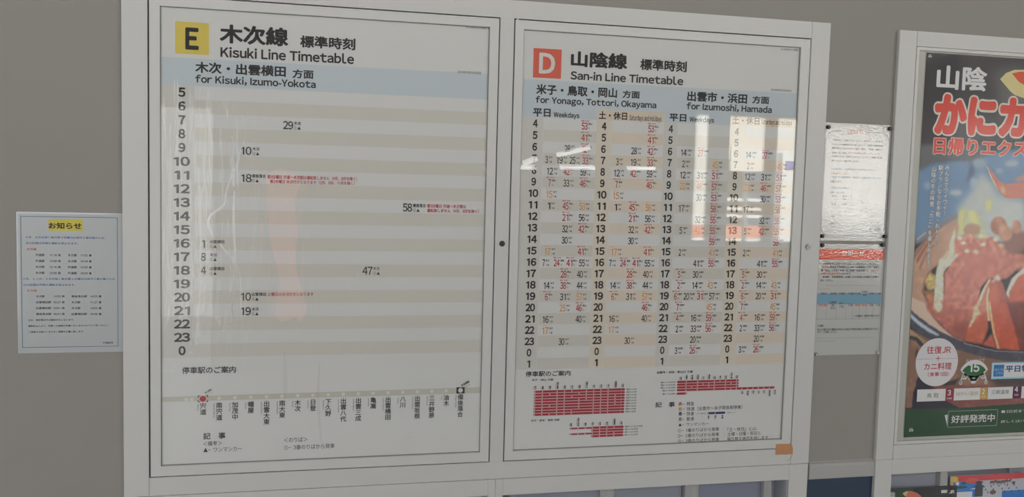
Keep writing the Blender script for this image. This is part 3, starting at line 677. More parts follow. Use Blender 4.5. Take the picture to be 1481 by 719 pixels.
def printed(key, name, mat, parent, y, extra=None, bold=None):
    p = Print(y)
    for t, x0, x1, zc, h, b in LAY.get(key, ()):
        if bold in (4, 5, 6):            # fat poster lettering: let the outline stand proud of the letter
            d = h*{4: .036, 5: .055, 6: .012}[bold]; x0 -= d; x1 += d; h += 2*d
        p.text(t, x0, x1, zc, h, b if bold is None else bold)
    if extra: extra(p)
    o = p.build(name, mat, parent); o['kind'] = 'stuff'; return o

# ------------------------------------------------------------------ the room
WY = .012
def wall_with_holes(name, xs, zs, holes, y0, y1, mat):
    m = MB()
    xs = sorted(xs); zs = sorted(zs)
    for i in range(len(xs)-1):
        for j in range(len(zs)-1):
            cx, cz = (xs[i]+xs[i+1])/2, (zs[j]+zs[j+1])/2
            if any(h[0] < cx < h[1] and h[2] < cz < h[3] for h in holes): continue
            m.box(xs[i], xs[i+1], y0, y1, zs[j], zs[j+1])
    return structure(m.build(name, mat))
CA = (.775, 1.5387, .10, .7405)          # opening of the brochure rack under the timetable case
CB = (1.8432, 2.62, .10, .7390)
CL = (-.022, .740, .10, .7405)
wall_with_holes('wall_front', [-4, CL[0], CL[1], CA[0], CA[1], CB[0], CB[1], 7], [.757, 3.4], [], WY, .20, wall_paint)
wall_with_holes('wall_front_lower', [-4, CL[0], CL[1], CA[0], CA[1], CB[0], CB[1], 7], [0, .10, .739, .757], [CA, CB, CL], WY, .20, navy)
floor_m = material('floor_tile', (150, 150, 148), .35, bump=(60, .1, .001), vary=.05)
structure(MB().box(-4, 7, -5.1, .2, -.1, 0).build('floor', floor_m))
ceil_m = material('ceiling_board', (112, 112, 112), .8)
structure(MB().box(-4, 7, -5.1, .2, 3.4, 3.5).build('ceiling', ceil_m))
room_m = material('far_wall_paint', (140, 137, 132), .85)
structure(MB().box(-4.1, -4, -5.1, .2, 0, 3.4).build('wall_left', room_m))
structure(MB().box(7, 7.1, -5.1, .2, 0, 3.4).build('wall_right', room_m))
holes = [(-3.85, -.95, .3, 2.2), (-.75, -.29, 0, 2.0), (3.46, 5.6, 1.0, 2.1), (5.88, 6.92, .3, 2.2), (-2.7, 5.9, 2.74, 3.36)]
wall_with_holes('wall_back', [-4, -3.85, -2.7, -.95, -.75, -.29, 3.46, 5.6, 5.88, 5.9, 6.92, 7], [0, .3, 1.0, 2.0, 2.1, 2.2, 2.74, 3.36, 3.4], holes, -5.1, -5.0, room_m)
# mullions of the windows behind the camera
alu = material('window_aluminium', (120, 118, 114), .4, metal=.5)
wf = MB()
for x, w in ((3.46, .03), (3.71, .09), (4.20, .045), (4.66, .02), (5.59, .03)): wf.box(x-w, x+w, -5.04, -4.98, 1.0, 2.1)
wf.box(3.46, 5.6, -5.045, -4.975, 1.0, 1.03); wf.box(3.46, 5.6, -5.045, -4.975, 2.07, 2.1)
w1 = structure(wf.build('window_1', alu))
MB().box(3.40, 5.66, -5.0, -4.90, .97, 1.0).build('window_sill', frame_white, w1)
wf = MB()
for k in range(9): wf.box(-2.7+k*1.07-.02, -2.7+k*1.07+.02, -5.04, -4.98, 2.74, 3.36)
structure(wf.build('fill_window_2', alu))  # unseen high window strip, added to frame the frontal fill
wf = MB().box(-.75, -.72, -5.05, -4.97, 0, 2.0).box(-.32, -.29, -5.05, -4.97, 0, 2.0).box(-.72, -.32, -5.05, -4.97, 1.96, 2.0)
d1 = structure(wf.build('door_1', alu))
wf = MB()
for x in (-3.84, -2.9, -1.93, -.97): wf.box(x-.02, x+.02, -5.04, -4.98, .3, 2.2)
wf.box(-3.85, -.95, -5.045, -4.975, .3, .33); wf.box(-3.85, -.95, -5.045, -4.975, 2.17, 2.2)
structure(wf.build('fill_window_3', alu))  # unseen window, added for more light low on the left
wf = MB()
for x in (5.89, 6.40, 6.91): wf.box(x-.02, x+.02, -5.04, -4.98, .3, 2.2)
wf.box(5.88, 6.92, -5.045, -4.975, .3, .33); wf.box(5.88, 6.92, -5.045, -4.975, 2.17, 2.2)
structure(wf.build('fill_window_4', alu))  # unseen window, added for more light low on the right
# the forecourt outside that window: paving, a pale building, a white guard rail
structure(MB().box(-6, 22, -22, -5.1, -.25, -.05).build('ground', material('forecourt_paving', (84, 84, 84), .8, vary=.08)))
structure(MB().box(-9, 1.9, -8.8, -8.6, -.05, 3.4).build('wall_haze_screen', material('haze_screen_render', (86, 86, 86), .85, vary=.04)))  # unseen wall added outside the door so the panes mirror an even haze
bw = material('pale_render_wall', (150, 148, 142), .8); bd_ = material('dark_opening', (30, 34, 40), .3)
bl = thing('building', (12, -18, -.05), 'pale building across the forecourt behind the camera, seen only mirrored in the glazing', 'building')
MB().box(5, 19, -21, -18, -.05, 7).build('wall', bw, bl)
for i in range(6):
    for j in range(2): MB().box(5.6+2.2*i, 6.9+2.2*i, -18.02, -17.9, .6+2.7*j, 2.1+2.7*j).build('window', bd_, bl)
gr = thing('guard_rail', (7.5, -8.2, -.05), 'white tube guard rail outside the window behind the camera, seen only mirrored', 'railing')
for z in (1.12, 1.21, 1.32): MB().box(4.2, 10.4, -8.22, -8.18, z-.018, z+.018).build('rail', frame_white, gr)
for i in range(7): MB().box(4.2+i-.02, 4.24+i, -8.23, -8.17, -.05, 1.34).build('post', frame_white, gr)
sign = thing('glint_panel', (5.2, -7.4, -.05), 'white panel added outside the back window for a bright reflection, seen only mirrored', 'sign')  # added sunlit panel that makes a bright patch in the glass
MB().box(5.02, 5.45, -7.42, -7.38, 1.66, 1.96).build('panel', frame_white, sign); MB().box(5.2, 5.24, -7.40, -7.36, -.05, 1.66).build('post', alu, sign)
sp = thing('glint_box', (5.75, -7.4, -.05), 'white upright box added outside the back window for a bright reflection, seen only mirrored', 'pillar')  # added white box that makes a bright upright streak in the glass
MB().box(5.66, 5.84, -7.5, -7.38, -.05, 1.88).build('body', frame_white, sp); MB().box(5.69, 5.81, -7.375, -7.37, 1.70, 1.79).build('sign_plate', material('pillar_blue', (40, 60, 130), .5), sp)
glare = thing('glare_box', (8.6, -9.6, -.05), 'white and red boxes added outside the window behind the camera for glare, seen only mirrored', 'locker')  # sunlit boxes added to throw glare on the laminated notice
MB().box(7.88, 9.4, -10.2, -9.4, -.05, 1.70).build('body', frame_white, glare); MB().box(7.2, 7.88, -10.2, -9.4, 1.08, 1.28).build('shelf', frame_white, glare)
MB().box(4.6, 7.05, -9.40, -9.34, .78, .95).build('red_panel', material('red_panel', (146, 92, 78), .5), glare)
# glowing bars and a coral panel added behind the camera for the glass to mirror
def lit(name, rgb, strength): return material(name, rgb, .4, emit=strength)
for (xa, za, xb, zb), lab in (((1.97, 1.592, 2.13, 1.592), 'added level glow bar nearest the coral glow panel on the far wall, seen only mirrored'),
        ((2.33, 1.600, 2.62, 1.604), 'middle of three added level glow bars on the far wall, seen only mirrored'),
        ((2.90, 1.610, 3.13, 1.618), 'added level glow bar nearest the window on the far wall, seen only mirrored'),
        ((2.03, 1.622, 2.14, 1.665), 'shortest added slanted glow bar on the far wall, seen only mirrored'),
        ((2.30, 1.695, 2.57, 1.765), 'longest added slanted glow bar on the far wall, seen only mirrored')):
    tl_ = thing('glow_bar', ((xa+xb)/2, -4.99, (za+zb)/2), lab, 'lamp')  # glowing bar added to draw a pale streak in the right pane
    L_ = math.hypot(xb-xa, zb-za); ang = math.atan2(zb-za, xb-xa)
    def bar3(h, y0, y1, m, nm):
        q = MB(); dx, dz = -math.sin(ang)*h/2, math.cos(ang)*h/2
        q.v = [(x+sx*dx, y, z+sx*dz) for y in (y0, y1) for x, z in ((xa, za), (xb, zb)) for sx in (-1, 1)]
        q.f = [(0,2,3,1), (4,5,7,6), (0,1,5,4), (2,6,7,3), (0,4,6,2), (1,3,7,5)]; q.build(nm, m, tl_)
    bar3(.026, -4.995, -4.96, frame_white, 'housing'); bar3(.022, -4.96, -4.945, lit('bar_glow', (235, 240, 245), 42), 'tube')
ls = thing('coral_glow_panel', (.25, -4.99, .4), 'tall glowing coral shape added on the far wall for a reflection, seen only mirrored', 'sign')  # added glow, its outline drawn to give the coral reflection
out_ = [(0.05, 1.501), (0.134, 1.565), (0.26, 1.532), (0.316, 1.446), (0.262, 1.3), (0.299, 1.093), (0.28, 0.885), (0.292, 0.728), (0.344, 0.597), (0.365, 0.438), (0.325, 0.359), (0.284, 0.402), (0.233, 0.381), (0.183, 0.361), (0.122, 0.414), (0.131, 0.545), (0.161, 0.676), (0.129, 0.832), (0.078, 1.039), (0.057, 1.245)]
for y, s, m, nm in ((-4.99, 1.0, alu, 'housing'), (-4.95, .96, lit('coral_light', (200, 96, 74), 4.5), 'light_panel')):
    q = MB(); n = len(out_); cx, cz = .23, 1.0
    q.v = [(cx+(x-cx)*s, yy, cz+(z-cz)*s) for yy in (y, y+.035) for x, z in out_]
    q.f = [tuple(range(n)), tuple(range(2*n-1, n-1, -1))]+[(i, (i+1) % n, n+(i+1) % n, n+i) for i in range(n)]
    q.build(nm, m, ls)

# dado rail and trim
bar = MB(); k = 12; z0, z1 = .7352, .7790
pts = [(WY, z1+.002), (WY-.001, z1)]
for i in range(k+1):
    a = math.pi/2*i/k
    pts.append((WY-.001-.007*math.sin(a), z1-.012+.012*math.cos(a)))
pts += [(WY-.008, z0+.002), (WY-.006, z0), (WY, z0)]
n = len(pts)
bar.v = [(x, p[0], p[1]) for x in (1.5995, 1.7935) for p in pts]
bar.f = [(i, (i+1) % n, n+(i+1) % n, n+i) for i in range(n)]+[tuple(range(n)), tuple(range(2*n-1, n-1, -1))]
structure(bar.build('trim_1', rail_grey, smooth=False))
structure(MB().box(-4, -.0766, WY-.008, WY, .7352, .7790).build('trim_2', rail_grey))

# ------------------------------------------------------------------ timetable case
X = dict(Al=-.0766, Ar=1.5928, At=1.9135, Ab=.7817, D1l=-.0244, D1r=.7417, D2l=.7745, D2r=1.5407, Db=.8231, Dt=1.8724,
         W1l=0., W1r=.7175, Wt=1.8489, Wb=.8481, W2l=.798, W2r=1.5131)
case = thing('timetable_case', (.758, WY, .7817), 'wide white metal wall case with two glazed doors over the timetables', 'display case')
g = .0016; D = WY
def part(name, mat, parent, *b, bevel=.0006):
    return MB().box(*b).build(name, mat, parent, bevel=bevel)
part('stile', frame_white, case, X['Al'], X['D1l']-.0006, 0, D, X['Ab'], X['At'])
part('stile', frame_white, case, X['D2r']+.0006, X['Ar'], 0, D, X['Ab'], X['At'])
part('mullion', frame_white, case, X['D1r'], X['D2l'], 0, D, X['Db'], X['Dt'], bevel=.0004)
part('top_rail', frame_white, case, X['D1l'], X['D2r'], 0, D, X['Dt'], X['At'], bevel=.0004)
part('bottom_rail', frame_white, case, X['D1l'], X['D2r'], 0, D, X['Ab'], X['Db'], bevel=.0004)
part('back_panel', dark_gap, case, X['D1l'], X['D2r'], .0095, .0115, X['Db'], X['Dt'], bevel=0)
def door(l, r, wl, wr, hinge):
    gx = .0030
    d = MB()
    L_, R_, B_, T_ = l+gx, r-gx, X['Db']+.0024, X['Dt']-.0030
    # frame ring with an inner step down to the glass
    for (x0, x1, z0_, z1_) in ((L_, wl, B_, T_), (wr, R_, B_, T_), (wl, wr, B_, X['Wb']), (wl, wr, X['Wt'], T_)):
        d.box(x0, x1, -.0006, .0088, z0_, z1_)
    o = d.build('door', frame_white2, case)
    gl = MB().box(wl, wr, .0018, .0034, X['Wb'], X['Wt']).build('glass_pane', glass, o)
    gl.matrix_parent_inverse = Matrix.Identity(4)
    lip = MB()
    for (x0, x1, z0_, z1_) in ((wl, wl+.0016, X['Wb'], X['Wt']), (wr-.0016, wr, X['Wb'], X['Wt']), (wl, wr, X['Wb'], X['Wb']+.0016), (wl, wr, X['Wt']-.0016, X['Wt'])):
        lip.box(x0, x1, .0036, .0058, z0_, z1_)
    lo = lip.build('gasket', material('grey_gasket', (112, 110, 106), .7), o); lo.matrix_parent_inverse = Matrix.Identity(4)
    return o
d1o = door(X['D1l'], X['D1r'], X['W1l'], X['W1r'], 0)
d2o = door(X['D2l'], X['D2r'], X['W2l'], X['W2r'], 1)
hp = part('hinge_pin', frame_white2, case, .7805, .7845, -.0004, .003, 1.8690, 1.8728, bevel=.0003)
lk = MB().cyl(.7584, 1.3485, .0066, -.0016, .0005, 24).cyl(.7584, 1.3485, .0040, -.0022, -.0014, 20).build('lock', dark_steel, case, bevel=.0003); lk['label'] = 'dark metal lock'
MB().rect(.7575, .7593, 1.3462, 1.3508, -.00235).build('keyhole', pin_black, lk).matrix_parent_inverse = Matrix.Identity(4)
lk = MB().cyl(1.5597, 1.3476, .0068, -.0050, .0005, 24, .0074).cyl(1.5597, 1.3476, .0042, -.0060, -.0048, 20).build('lock', steel, case, bevel=.0003); lk['label'] = 'bright chrome lock'
MB().rect(1.5590, 1.5604, 1.3455, 1.3497, -.00615).build('keyhole', pin_black, lk).matrix_parent_inverse = Matrix.Identity(4)

# brown tape over the lower right corner of the right door
tp = MB(); nx_ = 8
prof = [(1.4960, .0), (1.5100, .0), (1.5250, .0001), (1.5365, .0), (1.5405, .0004), (1.5452, .0)]
for i, (x, dy) in enumerate(prof):
    top = .8363 if i < 5 else .8235
    for z in (.8082, .8215, top): tp.v.append((x, -.0011-dy-(.0006 if z == .8215 else 0), z+(.0006*math.sin(i*2.1))))
for i in range(len(prof)-1):
    for j in range(2): a = i*3+j; tp.f.append((a, a+3, a+4, a+1))
to = tp.build('packing_tape', tape_brown)
sm = to.modifiers.new('thickness', 'SOLIDIFY'); sm.thickness = .0003
tag(to, 'piece of brown tape stuck over the lower right corner of the right case door', 'tape')
crease = MB().line((1.5452, .8080), (1.5418, .7990), .0006, -.0001).line((1.5418, .7990), (1.5318, .7900), .0006, -.0001)
cr = crease.build('loose_thread', grey_ink)
s2 = cr.modifiers.new('t', 'SOLIDIFY'); s2.thickness = .0004
tag(cr, 'thin loose thread hanging below the brown tape', 'thread')

# ------------------------------------------------------------------ Kisuki Line timetable
PY = .0062
def sheet(name, x0, x1, z0, z1, label, y=PY, mat=paper, cat='poster'):
    o = thing(name, ((x0+x1)/2, y, z0), label, cat)
    MB().box(x0, x1, y, y+.0008, z0, z1).build('sheet', mat, o)
    return o
p1 = sheet('timetable_poster', -.004, .7215, .844, 1.853, 'left timetable poster with a yellow E square and striped hour rows')
a, b_, c_ = PY-.0002, PY-.0004, PY-.0006
MB().rect(0, .7175, 1.6835, 1.7425, a).build('blue_band', blue_band, p1)
MB().rect(0, .0692, 1.0895, 1.6835, a).build('hour_column', hour_grey, p1)
H1 = lambda i: 1.6691-.02971*i
for i in range(1, 20, 2):
    MB().rect(.0692, .7175, H1(i)-.01486, H1(i)+.01486, b_).build('hour_band', band_grey, p1)
yb = MB().poly([(.0303, 1.7510), (.0992, 1.7510), (.0992, 1.8192), (.0303, 1.8192)], a).build('letter_square', yellow_sq, p1)
def hours1(p):
    for i, h in enumerate([5,6,7,8,9,10,11,12,13,14,15,16,17,18,19,20,21,22,23,0]):
        w = .0148 if h < 10 else .0335
        if h == 11: w = .031
        p.text(str(h), .0437-w/2, .0437+w/2, H1(i), .0205, 3)
p = Print(c_); hours1(p); p.build('hour_numerals', black_ink, p1)
printed('P1_title', 'title_lettering', black_ink, p1, b_)
printed('P1_departures', 'departure_numerals', black_ink, p1, c_)
printed('P1_small', 'small_lettering', black_ink, p1, c_)
printed('P1_red', 'red_notes', red_ink, p1, c_)
printed('P1_notes', 'notes_lettering', black_ink, p1, c_)
MB().poly([(0, .9908), (.7175, .9908), (.7175, 1.0052), (0, 1.0018)], a).build('route_line', line_grey, p1)
ST = ['宍道','南宍道','加茂中','幡屋','出雲大東','南大東','木次','日登','下久野','出雲八代','出雲三成','亀嵩','出雲横田','八川','出雲坂根','三井野原','油木','備後落合']
RO = ['Shinji','Minami-Shinji','Kamonaka','Hataya','Izumo-Daito','Minami-Daito','Kisuki','Hinobori','Shimokuno','Izumo-Yashiro','Izumo-Minari','Kamedake','Izumo-Yokota','Yakawa','Izumo-Sakane','Miinohara','Yuki','Bingo-Ochiai']
names = Print(b_); dots = MB(); dk = MB(); rd = MB()
for i in range(18):
    x = .0875+.03416*i; z = .9956+.0031*i/17
    names.vertical(ST[i], x+.0004, z-.0092, .0142, .0139, 1)
    L = .0026*len(RO[i])*.92
    names.text(RO[i], x-.0105-L/2, x-.0105+L/2, z-.0120-L/2, .0030, 0, -math.pi/2)
    if i not in (0, 17): MB().disc(x, z, .0040, .0040, b_, 14).build('station_dot', white_ink, p1)
for x0, x1 in ((.0485,.0565),(.0600,.0680)): dots.rect(x0, x1, .9915, .9985, b_)
z = .9956; rd.disc(.0875, z, .0068, .0068, c_-.0002)
for sx in (-1, 1):
    for sz in (-1, 1):
        cx, cz = .0875+sx*.0100, z+sz*.0068
        dk.rect(min(cx, cx-sx*.004), max(cx, cx-sx*.004), cz-.0009, cz+.0009, b_); dk.rect(cx-.0009, cx+.0009, min(cx*0+cz, cz-sz*.004), max(cz, cz-sz*.004), b_)
x, z = .6682, .9987; dk.rect(x-.0098, x+.0098, z-.0075, z+.0075, b_); dots.disc(x, z, .0058, .0058, c_)
names.text('◎山陰線', .0905, .1065, 1.0125, .0050, 1, .5); names.text('◎芸備線', .6690, .6900, 1.0150, .0060, 2, .5)
names.text('San-in Line', .0950, .1085, 1.0075, .0018, 0, .5); names.text('Geibi Line', .6740, .6920, 1.0085, .0022, 0, .5)
names.build('station_names', black_ink, p1); dots.build('end_marks', white_ink, p1)['kind'] = 'stuff'; dk.build('end_station_marks', black_ink, p1)['kind'] = 'stuff'; rd.build('start_station_dot', red_ink, p1)
# clear film laid over the sheet behind the glass
fm = MB().rect(.0, .7175, .8481, 1.8489, .0044); fo = fm.build('film', film_a, p1)
# creased patches of film: thin folded strips

FOLD_LINES = [
 ([(0.078,1.5773),(0.0723,1.5488),(0.0737,1.5189),(0.0794,1.4785),(0.0737,1.4362)],0.0045,0),
 ([(0.0908,1.5808),(0.0866,1.5342),(0.0909,1.4788),(0.0838,1.4364),(0.0824,1.3759)],0.0060,0),
 ([(0.1009,1.5797),(0.0995,1.5271),(0.1053,1.4791),(0.0996,1.4216)],0.0045,0),
 ([(0.1485,1.5799),(0.1487,1.5211),(0.1518,1.4682)],0.0105,1),
 ([(0.1601,1.5788),(0.1589,1.5138),(0.1605,1.4684)],0.0045,1),
 ([(0.1733,1.5702),(0.1646,1.5412),(0.1574,1.5138),(0.143,1.4801),(0.1315,1.4404)],0.0045,1),
 ([(0.1358,1.4526),(0.1329,1.4313),(0.1199,1.4174),(0.104,1.405),(0.0982,1.3867),(0.104,1.3685),(0.1113,1.3534)],0.0060,1),
 ([(0.1213,1.419),(0.1083,1.4005),(0.1055,1.3822),(0.1113,1.3595)],0.0037,0),
 ([(0.1229,1.3428),(0.1317,1.3307),(0.142,1.3185),(0.1508,1.3063)],0.0037,1),
 ([(0.1532,1.4606),(0.1519,1.4226),(0.152,1.3768),(0.1536,1.3431),(0.1581,1.3079)],0.0060,1),
 ([(0.1566,1.3309),(0.1537,1.3063),(0.1597,1.2817),(0.1627,1.254)],0.0075,1),
 ([(0.1626,1.2817),(0.1568,1.2617),(0.1495,1.2447)],0.0060,1),
 ([(0.151,1.2416),(0.1555,1.22),(0.1482,1.1999),(0.1527,1.1797)],0.0060,1),
 ([(0.0737,1.4211),(0.0737,1.3302),(0.0767,1.254)],0.0030,0),
 ([(0.0824,1.4061),(0.0838,1.3151),(0.0839,1.2387)],0.0030,0),
 ([(0.0925,1.376),(0.0954,1.2999),(0.094,1.2387)],0.0030,0),
 ([(0.0969,1.2999),(0.1144,1.2663),(0.1202,1.2463)],0.0045,0),
 ([(0.0969,1.2463),(0.0853,1.2264),(0.068,1.2112),(0.0593,1.1898),(0.0564,1.1622)],0.0075,0),
 ([(0.1071,1.2386),(0.097,1.2079),(0.0854,1.1849),(0.0767,1.1619),(0.0738,1.1373)],0.0105,0),
 ([(0.0984,1.2202),(0.0912,1.1926),(0.081,1.165)],0.0060,1),
 ([(0.0153,1.42),(0.0052,1.3598),(0.0079,1.2995),(0.0221,1.2388),(0.0249,1.2083)],0.0030,0),
 ([(0.0207,1.2844),(0.015,1.2616),(0.0163,1.2312),(0.0277,1.2053)],0.0030,0),
 ([(0.097,1.1494),(0.1058,1.1307),(0.1263,1.1211),(0.1528,1.1238),(0.1735,1.1391),(0.1794,1.1546),(0.1704,1.164)],0.0030,0),
 ([(0.1292,1.1614),(0.1453,1.1643),(0.163,1.1688),(0.1942,1.1716)],0.0037,0),
 ([(0.2617,1.1599),(0.2723,1.1661),(0.2829,1.1629),(0.2904,1.1722)],0.0030,0),
 ([(0.5562,1.623),(0.557,1.5758)],0.0023,0),
 ([(0.5779,1.649),(0.5794,1.575)],0.0023,0),
 ([(0.5668,1.6485),(0.5729,1.5764)],0.0015,0),
 ([(0.6557,1.6158),(0.6533,1.5791)],0.0037,0),
 ([(0.6928,1.6331),(0.6891,1.5804)],0.0030,0),
 ([(0.7117,1.5298),(0.7171,1.5106),(0.7142,1.4944)],0.0030,1),
 ([(0.4244,1.3094),(0.4252,1.2507)],0.0037,0),
 ([(0.4077,1.2777),(0.4098,1.2316),(0.4601,1.2203)],0.0030,0),
 ([(0.3403,1.0764),(0.3382,0.9756),(0.3469,0.8866)],0.0090,0),
 ([(0.2622,1.0969),(0.2658,1.0176),(0.2617,0.954)],0.0120,0),
 ([(0.4986,1.2827),(0.5228,1.2619),(0.5392,1.2377)],0.0023,0),
 ([(0.3667,1.2064),(0.429,1.1981)],0.0030,0),
 ([(0.5341,0.8822),(0.5453,0.8901),(0.5583,0.8945)],0.0030,0),
]
FOLD_PATCHES = [
 [(0.4241,1.33),(0.4975,1.3496),(0.4913,1.2458),(0.4236,1.2507)],
 [(0.424,1.3363),(0.4394,1.3491),(0.4927,1.356),(0.4835,1.34),(0.4585,1.3302)],
 [(0.4078,1.2697),(0.4595,1.2618),(0.4617,1.2187),(0.4098,1.2316)],
 [(0.0185,1.6432),(0.0694,1.6454),(0.0694,1.1081),(0.019,1.1089)],  # strip over the hour column: mirrored window haze laid on as a patch
 [(0.0751,1.5713),(0.1254,1.558),(0.1401,1.4527),(0.0968,1.376),(0.0752,1.4211)],
 [(0.1334,1.2386),(0.097,1.2079),(0.0723,1.1312),(0.0579,1.1621),(0.0752,1.2203),(0.1086,1.2463)],
 [(0.2439,0.878),(0.253,0.8904),(0.2654,0.8658),(0.3085,0.8494),(0.2411,0.8525)],
]
def haze(name, f, rough):
    m = bpy.data.materials.new(name); m.use_nodes = True; nt = m.node_tree; N, L = nt.nodes, nt.links
    for n in list(N): N.remove(n)
    out = N.new('ShaderNodeOutputMaterial'); mix = N.new('ShaderNodeMixShader'); t_ = N.new('ShaderNodeBsdfTransparent'); g_ = N.new('ShaderNodeBsdfGlossy'); g_.inputs['Roughness'].default_value = rough
    g_.inputs['Color'].default_value = (.9, .9, .89, 1); mix.inputs[0].default_value = f
    nz = N.new('ShaderNodeTexNoise'); nz.inputs['Scale'].default_value = 90; nz.inputs['Detail'].default_value = 3
    mr = N.new('ShaderNodeMapRange'); mr.inputs['From Min'].default_value = .35; mr.inputs['From Max'].default_value = .65; mr.inputs['To Min'].default_value = f*.3; mr.inputs['To Max'].default_value = min(1, f*1.5)
    L.new(nz.outputs['Fac'], mr.inputs['Value']); L.new(mr.outputs[0], mix.inputs[0])
    # crinkled plastic: facets lean a little upwards, towards the high windows opposite
    n2_ = N.new('ShaderNodeTexNoise'); n2_.inputs['Scale'].default_value = 140; n2_.inputs['Detail'].default_value = 2
    v1 = N.new('ShaderNodeVectorMath'); v1.operation = 'MULTIPLY_ADD'; v1.inputs[1].default_value = (.5, 0, .30); v1.inputs[2].default_value = (-.25, -1, .03)
    v2 = N.new('ShaderNodeVectorMath'); v2.operation = 'NORMALIZE'
    L.new(n2_.outputs['Color'], v1.inputs[0]); L.new(v1.outputs[0], v2.inputs[0]); L.new(v2.outputs[0], g_.inputs['Normal'])
    L.new(t_.outputs[0], mix.inputs[1]); L.new(g_.outputs[0], mix.inputs[2]); L.new(mix.outputs[0], out.inputs[0]); return m
hz = [haze('faint_crease', .07, .14), haze('bright_crease', .22, .14)]; hp_ = haze('hazy_patch', .02, .2)
for pts, w, k in FOLD_LINES:
    # a soft ridge: smooth ribbon through the points, tapering to both ends, standing a little proud of the sheet
    P_ = []
    for i in range(len(pts)-1):
        k0, k1, k2, k3 = pts[max(i-1, 0)], pts[i], pts[i+1], pts[min(i+2, len(pts)-1)]
        for j in range(6):
            s_ = j/6; P_.append(tuple(.5*((2*k1[q])+(-k0[q]+k2[q])*s_+(2*k0[q]-5*k1[q]+4*k2[q]-k3[q])*s_**2+(-k0[q]+3*k1[q]-3*k2[q]+k3[q])*s_**3) for q in (0, 1)))
    P_.append(pts[-1]); m = MB(); n = len(P_)
    for i, (x, z) in enumerate(P_):
        a_, b2_ = P_[max(i-1, 0)], P_[min(i+1, n-1)]; dx, dz = b2_[0]-a_[0], b2_[1]-a_[1]; l = math.hypot(dx, dz) or 1
        ww = w/2*(math.sin(math.pi*(i+.4)/(n-.2))**.5)*(.75+.25*math.sin(i*2.3))
        m.v += [(x-dz/l*ww, .0042, z+dx/l*ww), (x, .0042-ww*.15, z), (x+dz/l*ww, .0042, z-dx/l*ww)]
    m.f = [q for i in range(n-1) for q in ((3*i, 3*i+1, 3*i+4, 3*i+3), (3*i+1, 3*i+2, 3*i+5, 3*i+4))]
    m.build('film_crease', hz[k], p1, smooth=True)
for i, pts in enumerate(FOLD_PATCHES):
    MB().poly(pts, .0043-.00003*i).build('film_haze_patch', hp_, p1)


# ------------------------------------------------------------------ San-in Line timetable
p2 = sheet('timetable_poster', .794, 1.517, .844, 1.853, 'right timetable poster with a red D square and four columns of train times')
MB().rect(.798, 1.5131, 1.6720, 1.7350, a).build('blue_band', blue_band, p2)
hc = [(.798, .8525), (.9852, 1.0228), (1.157, 1.1925), (1.3328, 1.3725)]
bc = [(.8537, .9846), (1.0240, 1.1560), (1.1937, 1.3320), (1.3737, 1.5131)]
hx = [.8330, 1.0036, 1.1750, 1.3508]
Z2 = lambda i: 1.6331-.02735*i
DZ = .013675
for k in range(4):
    zt = 1.6720
    MB().rect(hc[k][0], hc[k][1], Z2(21)-DZ, zt-.0245, a).build('hour_column', orange_hour if k % 2 else hour_grey, p2)
    if k % 2: MB().rect(hc[k][0], bc[k][1], zt-.0240, zt, b_).build('holiday_heading_band', orange_head, p2)
    else: MB().rect(hc[k][0], bc[k][1], zt-.0240, zt, a-.0001).build('weekday_heading_band', blue_band, p2)
    for i in range(1, 22, 2):
        MB().rect(bc[k][0], bc[k][1], Z2(i)-DZ, Z2(i)+DZ, b_).build('hour_band', orange_band if k % 2 else band_grey, p2)
hn = Print(c_)
for k in range(4):
    for i, h in enumerate([4,5,6,7,8,9,10,11,12,13,14,15,16,17,18,19,20,21,22,23,0,1]):
        w = .0115 if 1 < h < 10 or h == 0 else .0235
        if h == 1: w = .0075
        if h == 11: w = .0215
        hn.text(str(h), hx[k]-w/2, hx[k]+w/2, Z2(i), .0190, 3)
hn.build('hour_numerals', black_ink, p2)

sq = MB().poly([(.8239, 1.7400), (.8924, 1.7400), (.8924, 1.8082), (.8239, 1.8082)], a).build('letter_square', red_sq, p2)
printed('P2_title', 'title_lettering', black_ink, p2, b_)
printed('P2_head', 'heading_lettering', black_ink, p2, c_)
printed('P2_white', 'square_letter', white_ink, p2, b_)
# train times: o = orange rapid, r = red express, plain = local; slots left to right, '_' empty
E1 = '53r@3 41r@3 28@2,42r@3 3,19,25,33r 12,42r,59 7r,33,46r 15o,_,_ 1,45r,58o _,21r,56 _,32,42r _,30,_ 17o,_,41r 7,24r,41r,55 _,28r,40 14,38r,44 6r,31,57o _,25o,46r 16,_,40 17o,_,_ _,30,_ _ _'
E2 = '53r@3 41r@3 28@2,42r@3 3,19,33r 12,42r,59 7r,_,46r 15o,_,_ 1,45r,58o _,21r,56 _,32,42r _,30,_ 17o,_,41r 7,24r,41r,55 _,28r,40 14,38r,44 6r,31,57o _,_,46r 16,_,40 17o,_,_ _,30,_ _ _'
E3 = '_ _ 14,27r,_ 2,_,45o 12,31,51r 22o,46r,57r _,30,53r 17,_,58r _,32,55r 5,42o,55r _,_,59r 2,_,41o _,41,55r 5r,30,_ 2r,14,43o 6r,20,31r,57 7r,_,45o 4r,16,59r 2,33,56r _,20,_ 3,26r,_ _'
E4 = '_ _ 14,27r,_ 2,_,45o 12,31,51r 22o,46r,57r _,30,53r 17,_,58r _,32,55r 5,42r,55r _,_,59r 2,_,41o _,41,55r 5r,30,_ 2r,14,43o 6r,20,31r 7r,_,45o 4r,16,59r 2,33,56r _,20,_ 3,26r,_ _'
slots = [((.8722, .9133, .9546), (.8630, .8952, .9270, .9588)), ((1.0400, 1.0817, 1.1238), (1.0312, 1.0635, 1.0955, 1.1270)),
         ((1.2115, 1.2555, 1.2960), (1.2043, 1.2335, 1.2696, 1.3020)), ((1.3854, 1.4298, 1.4717), (1.378, 1.41, 1.445, 1.478))]
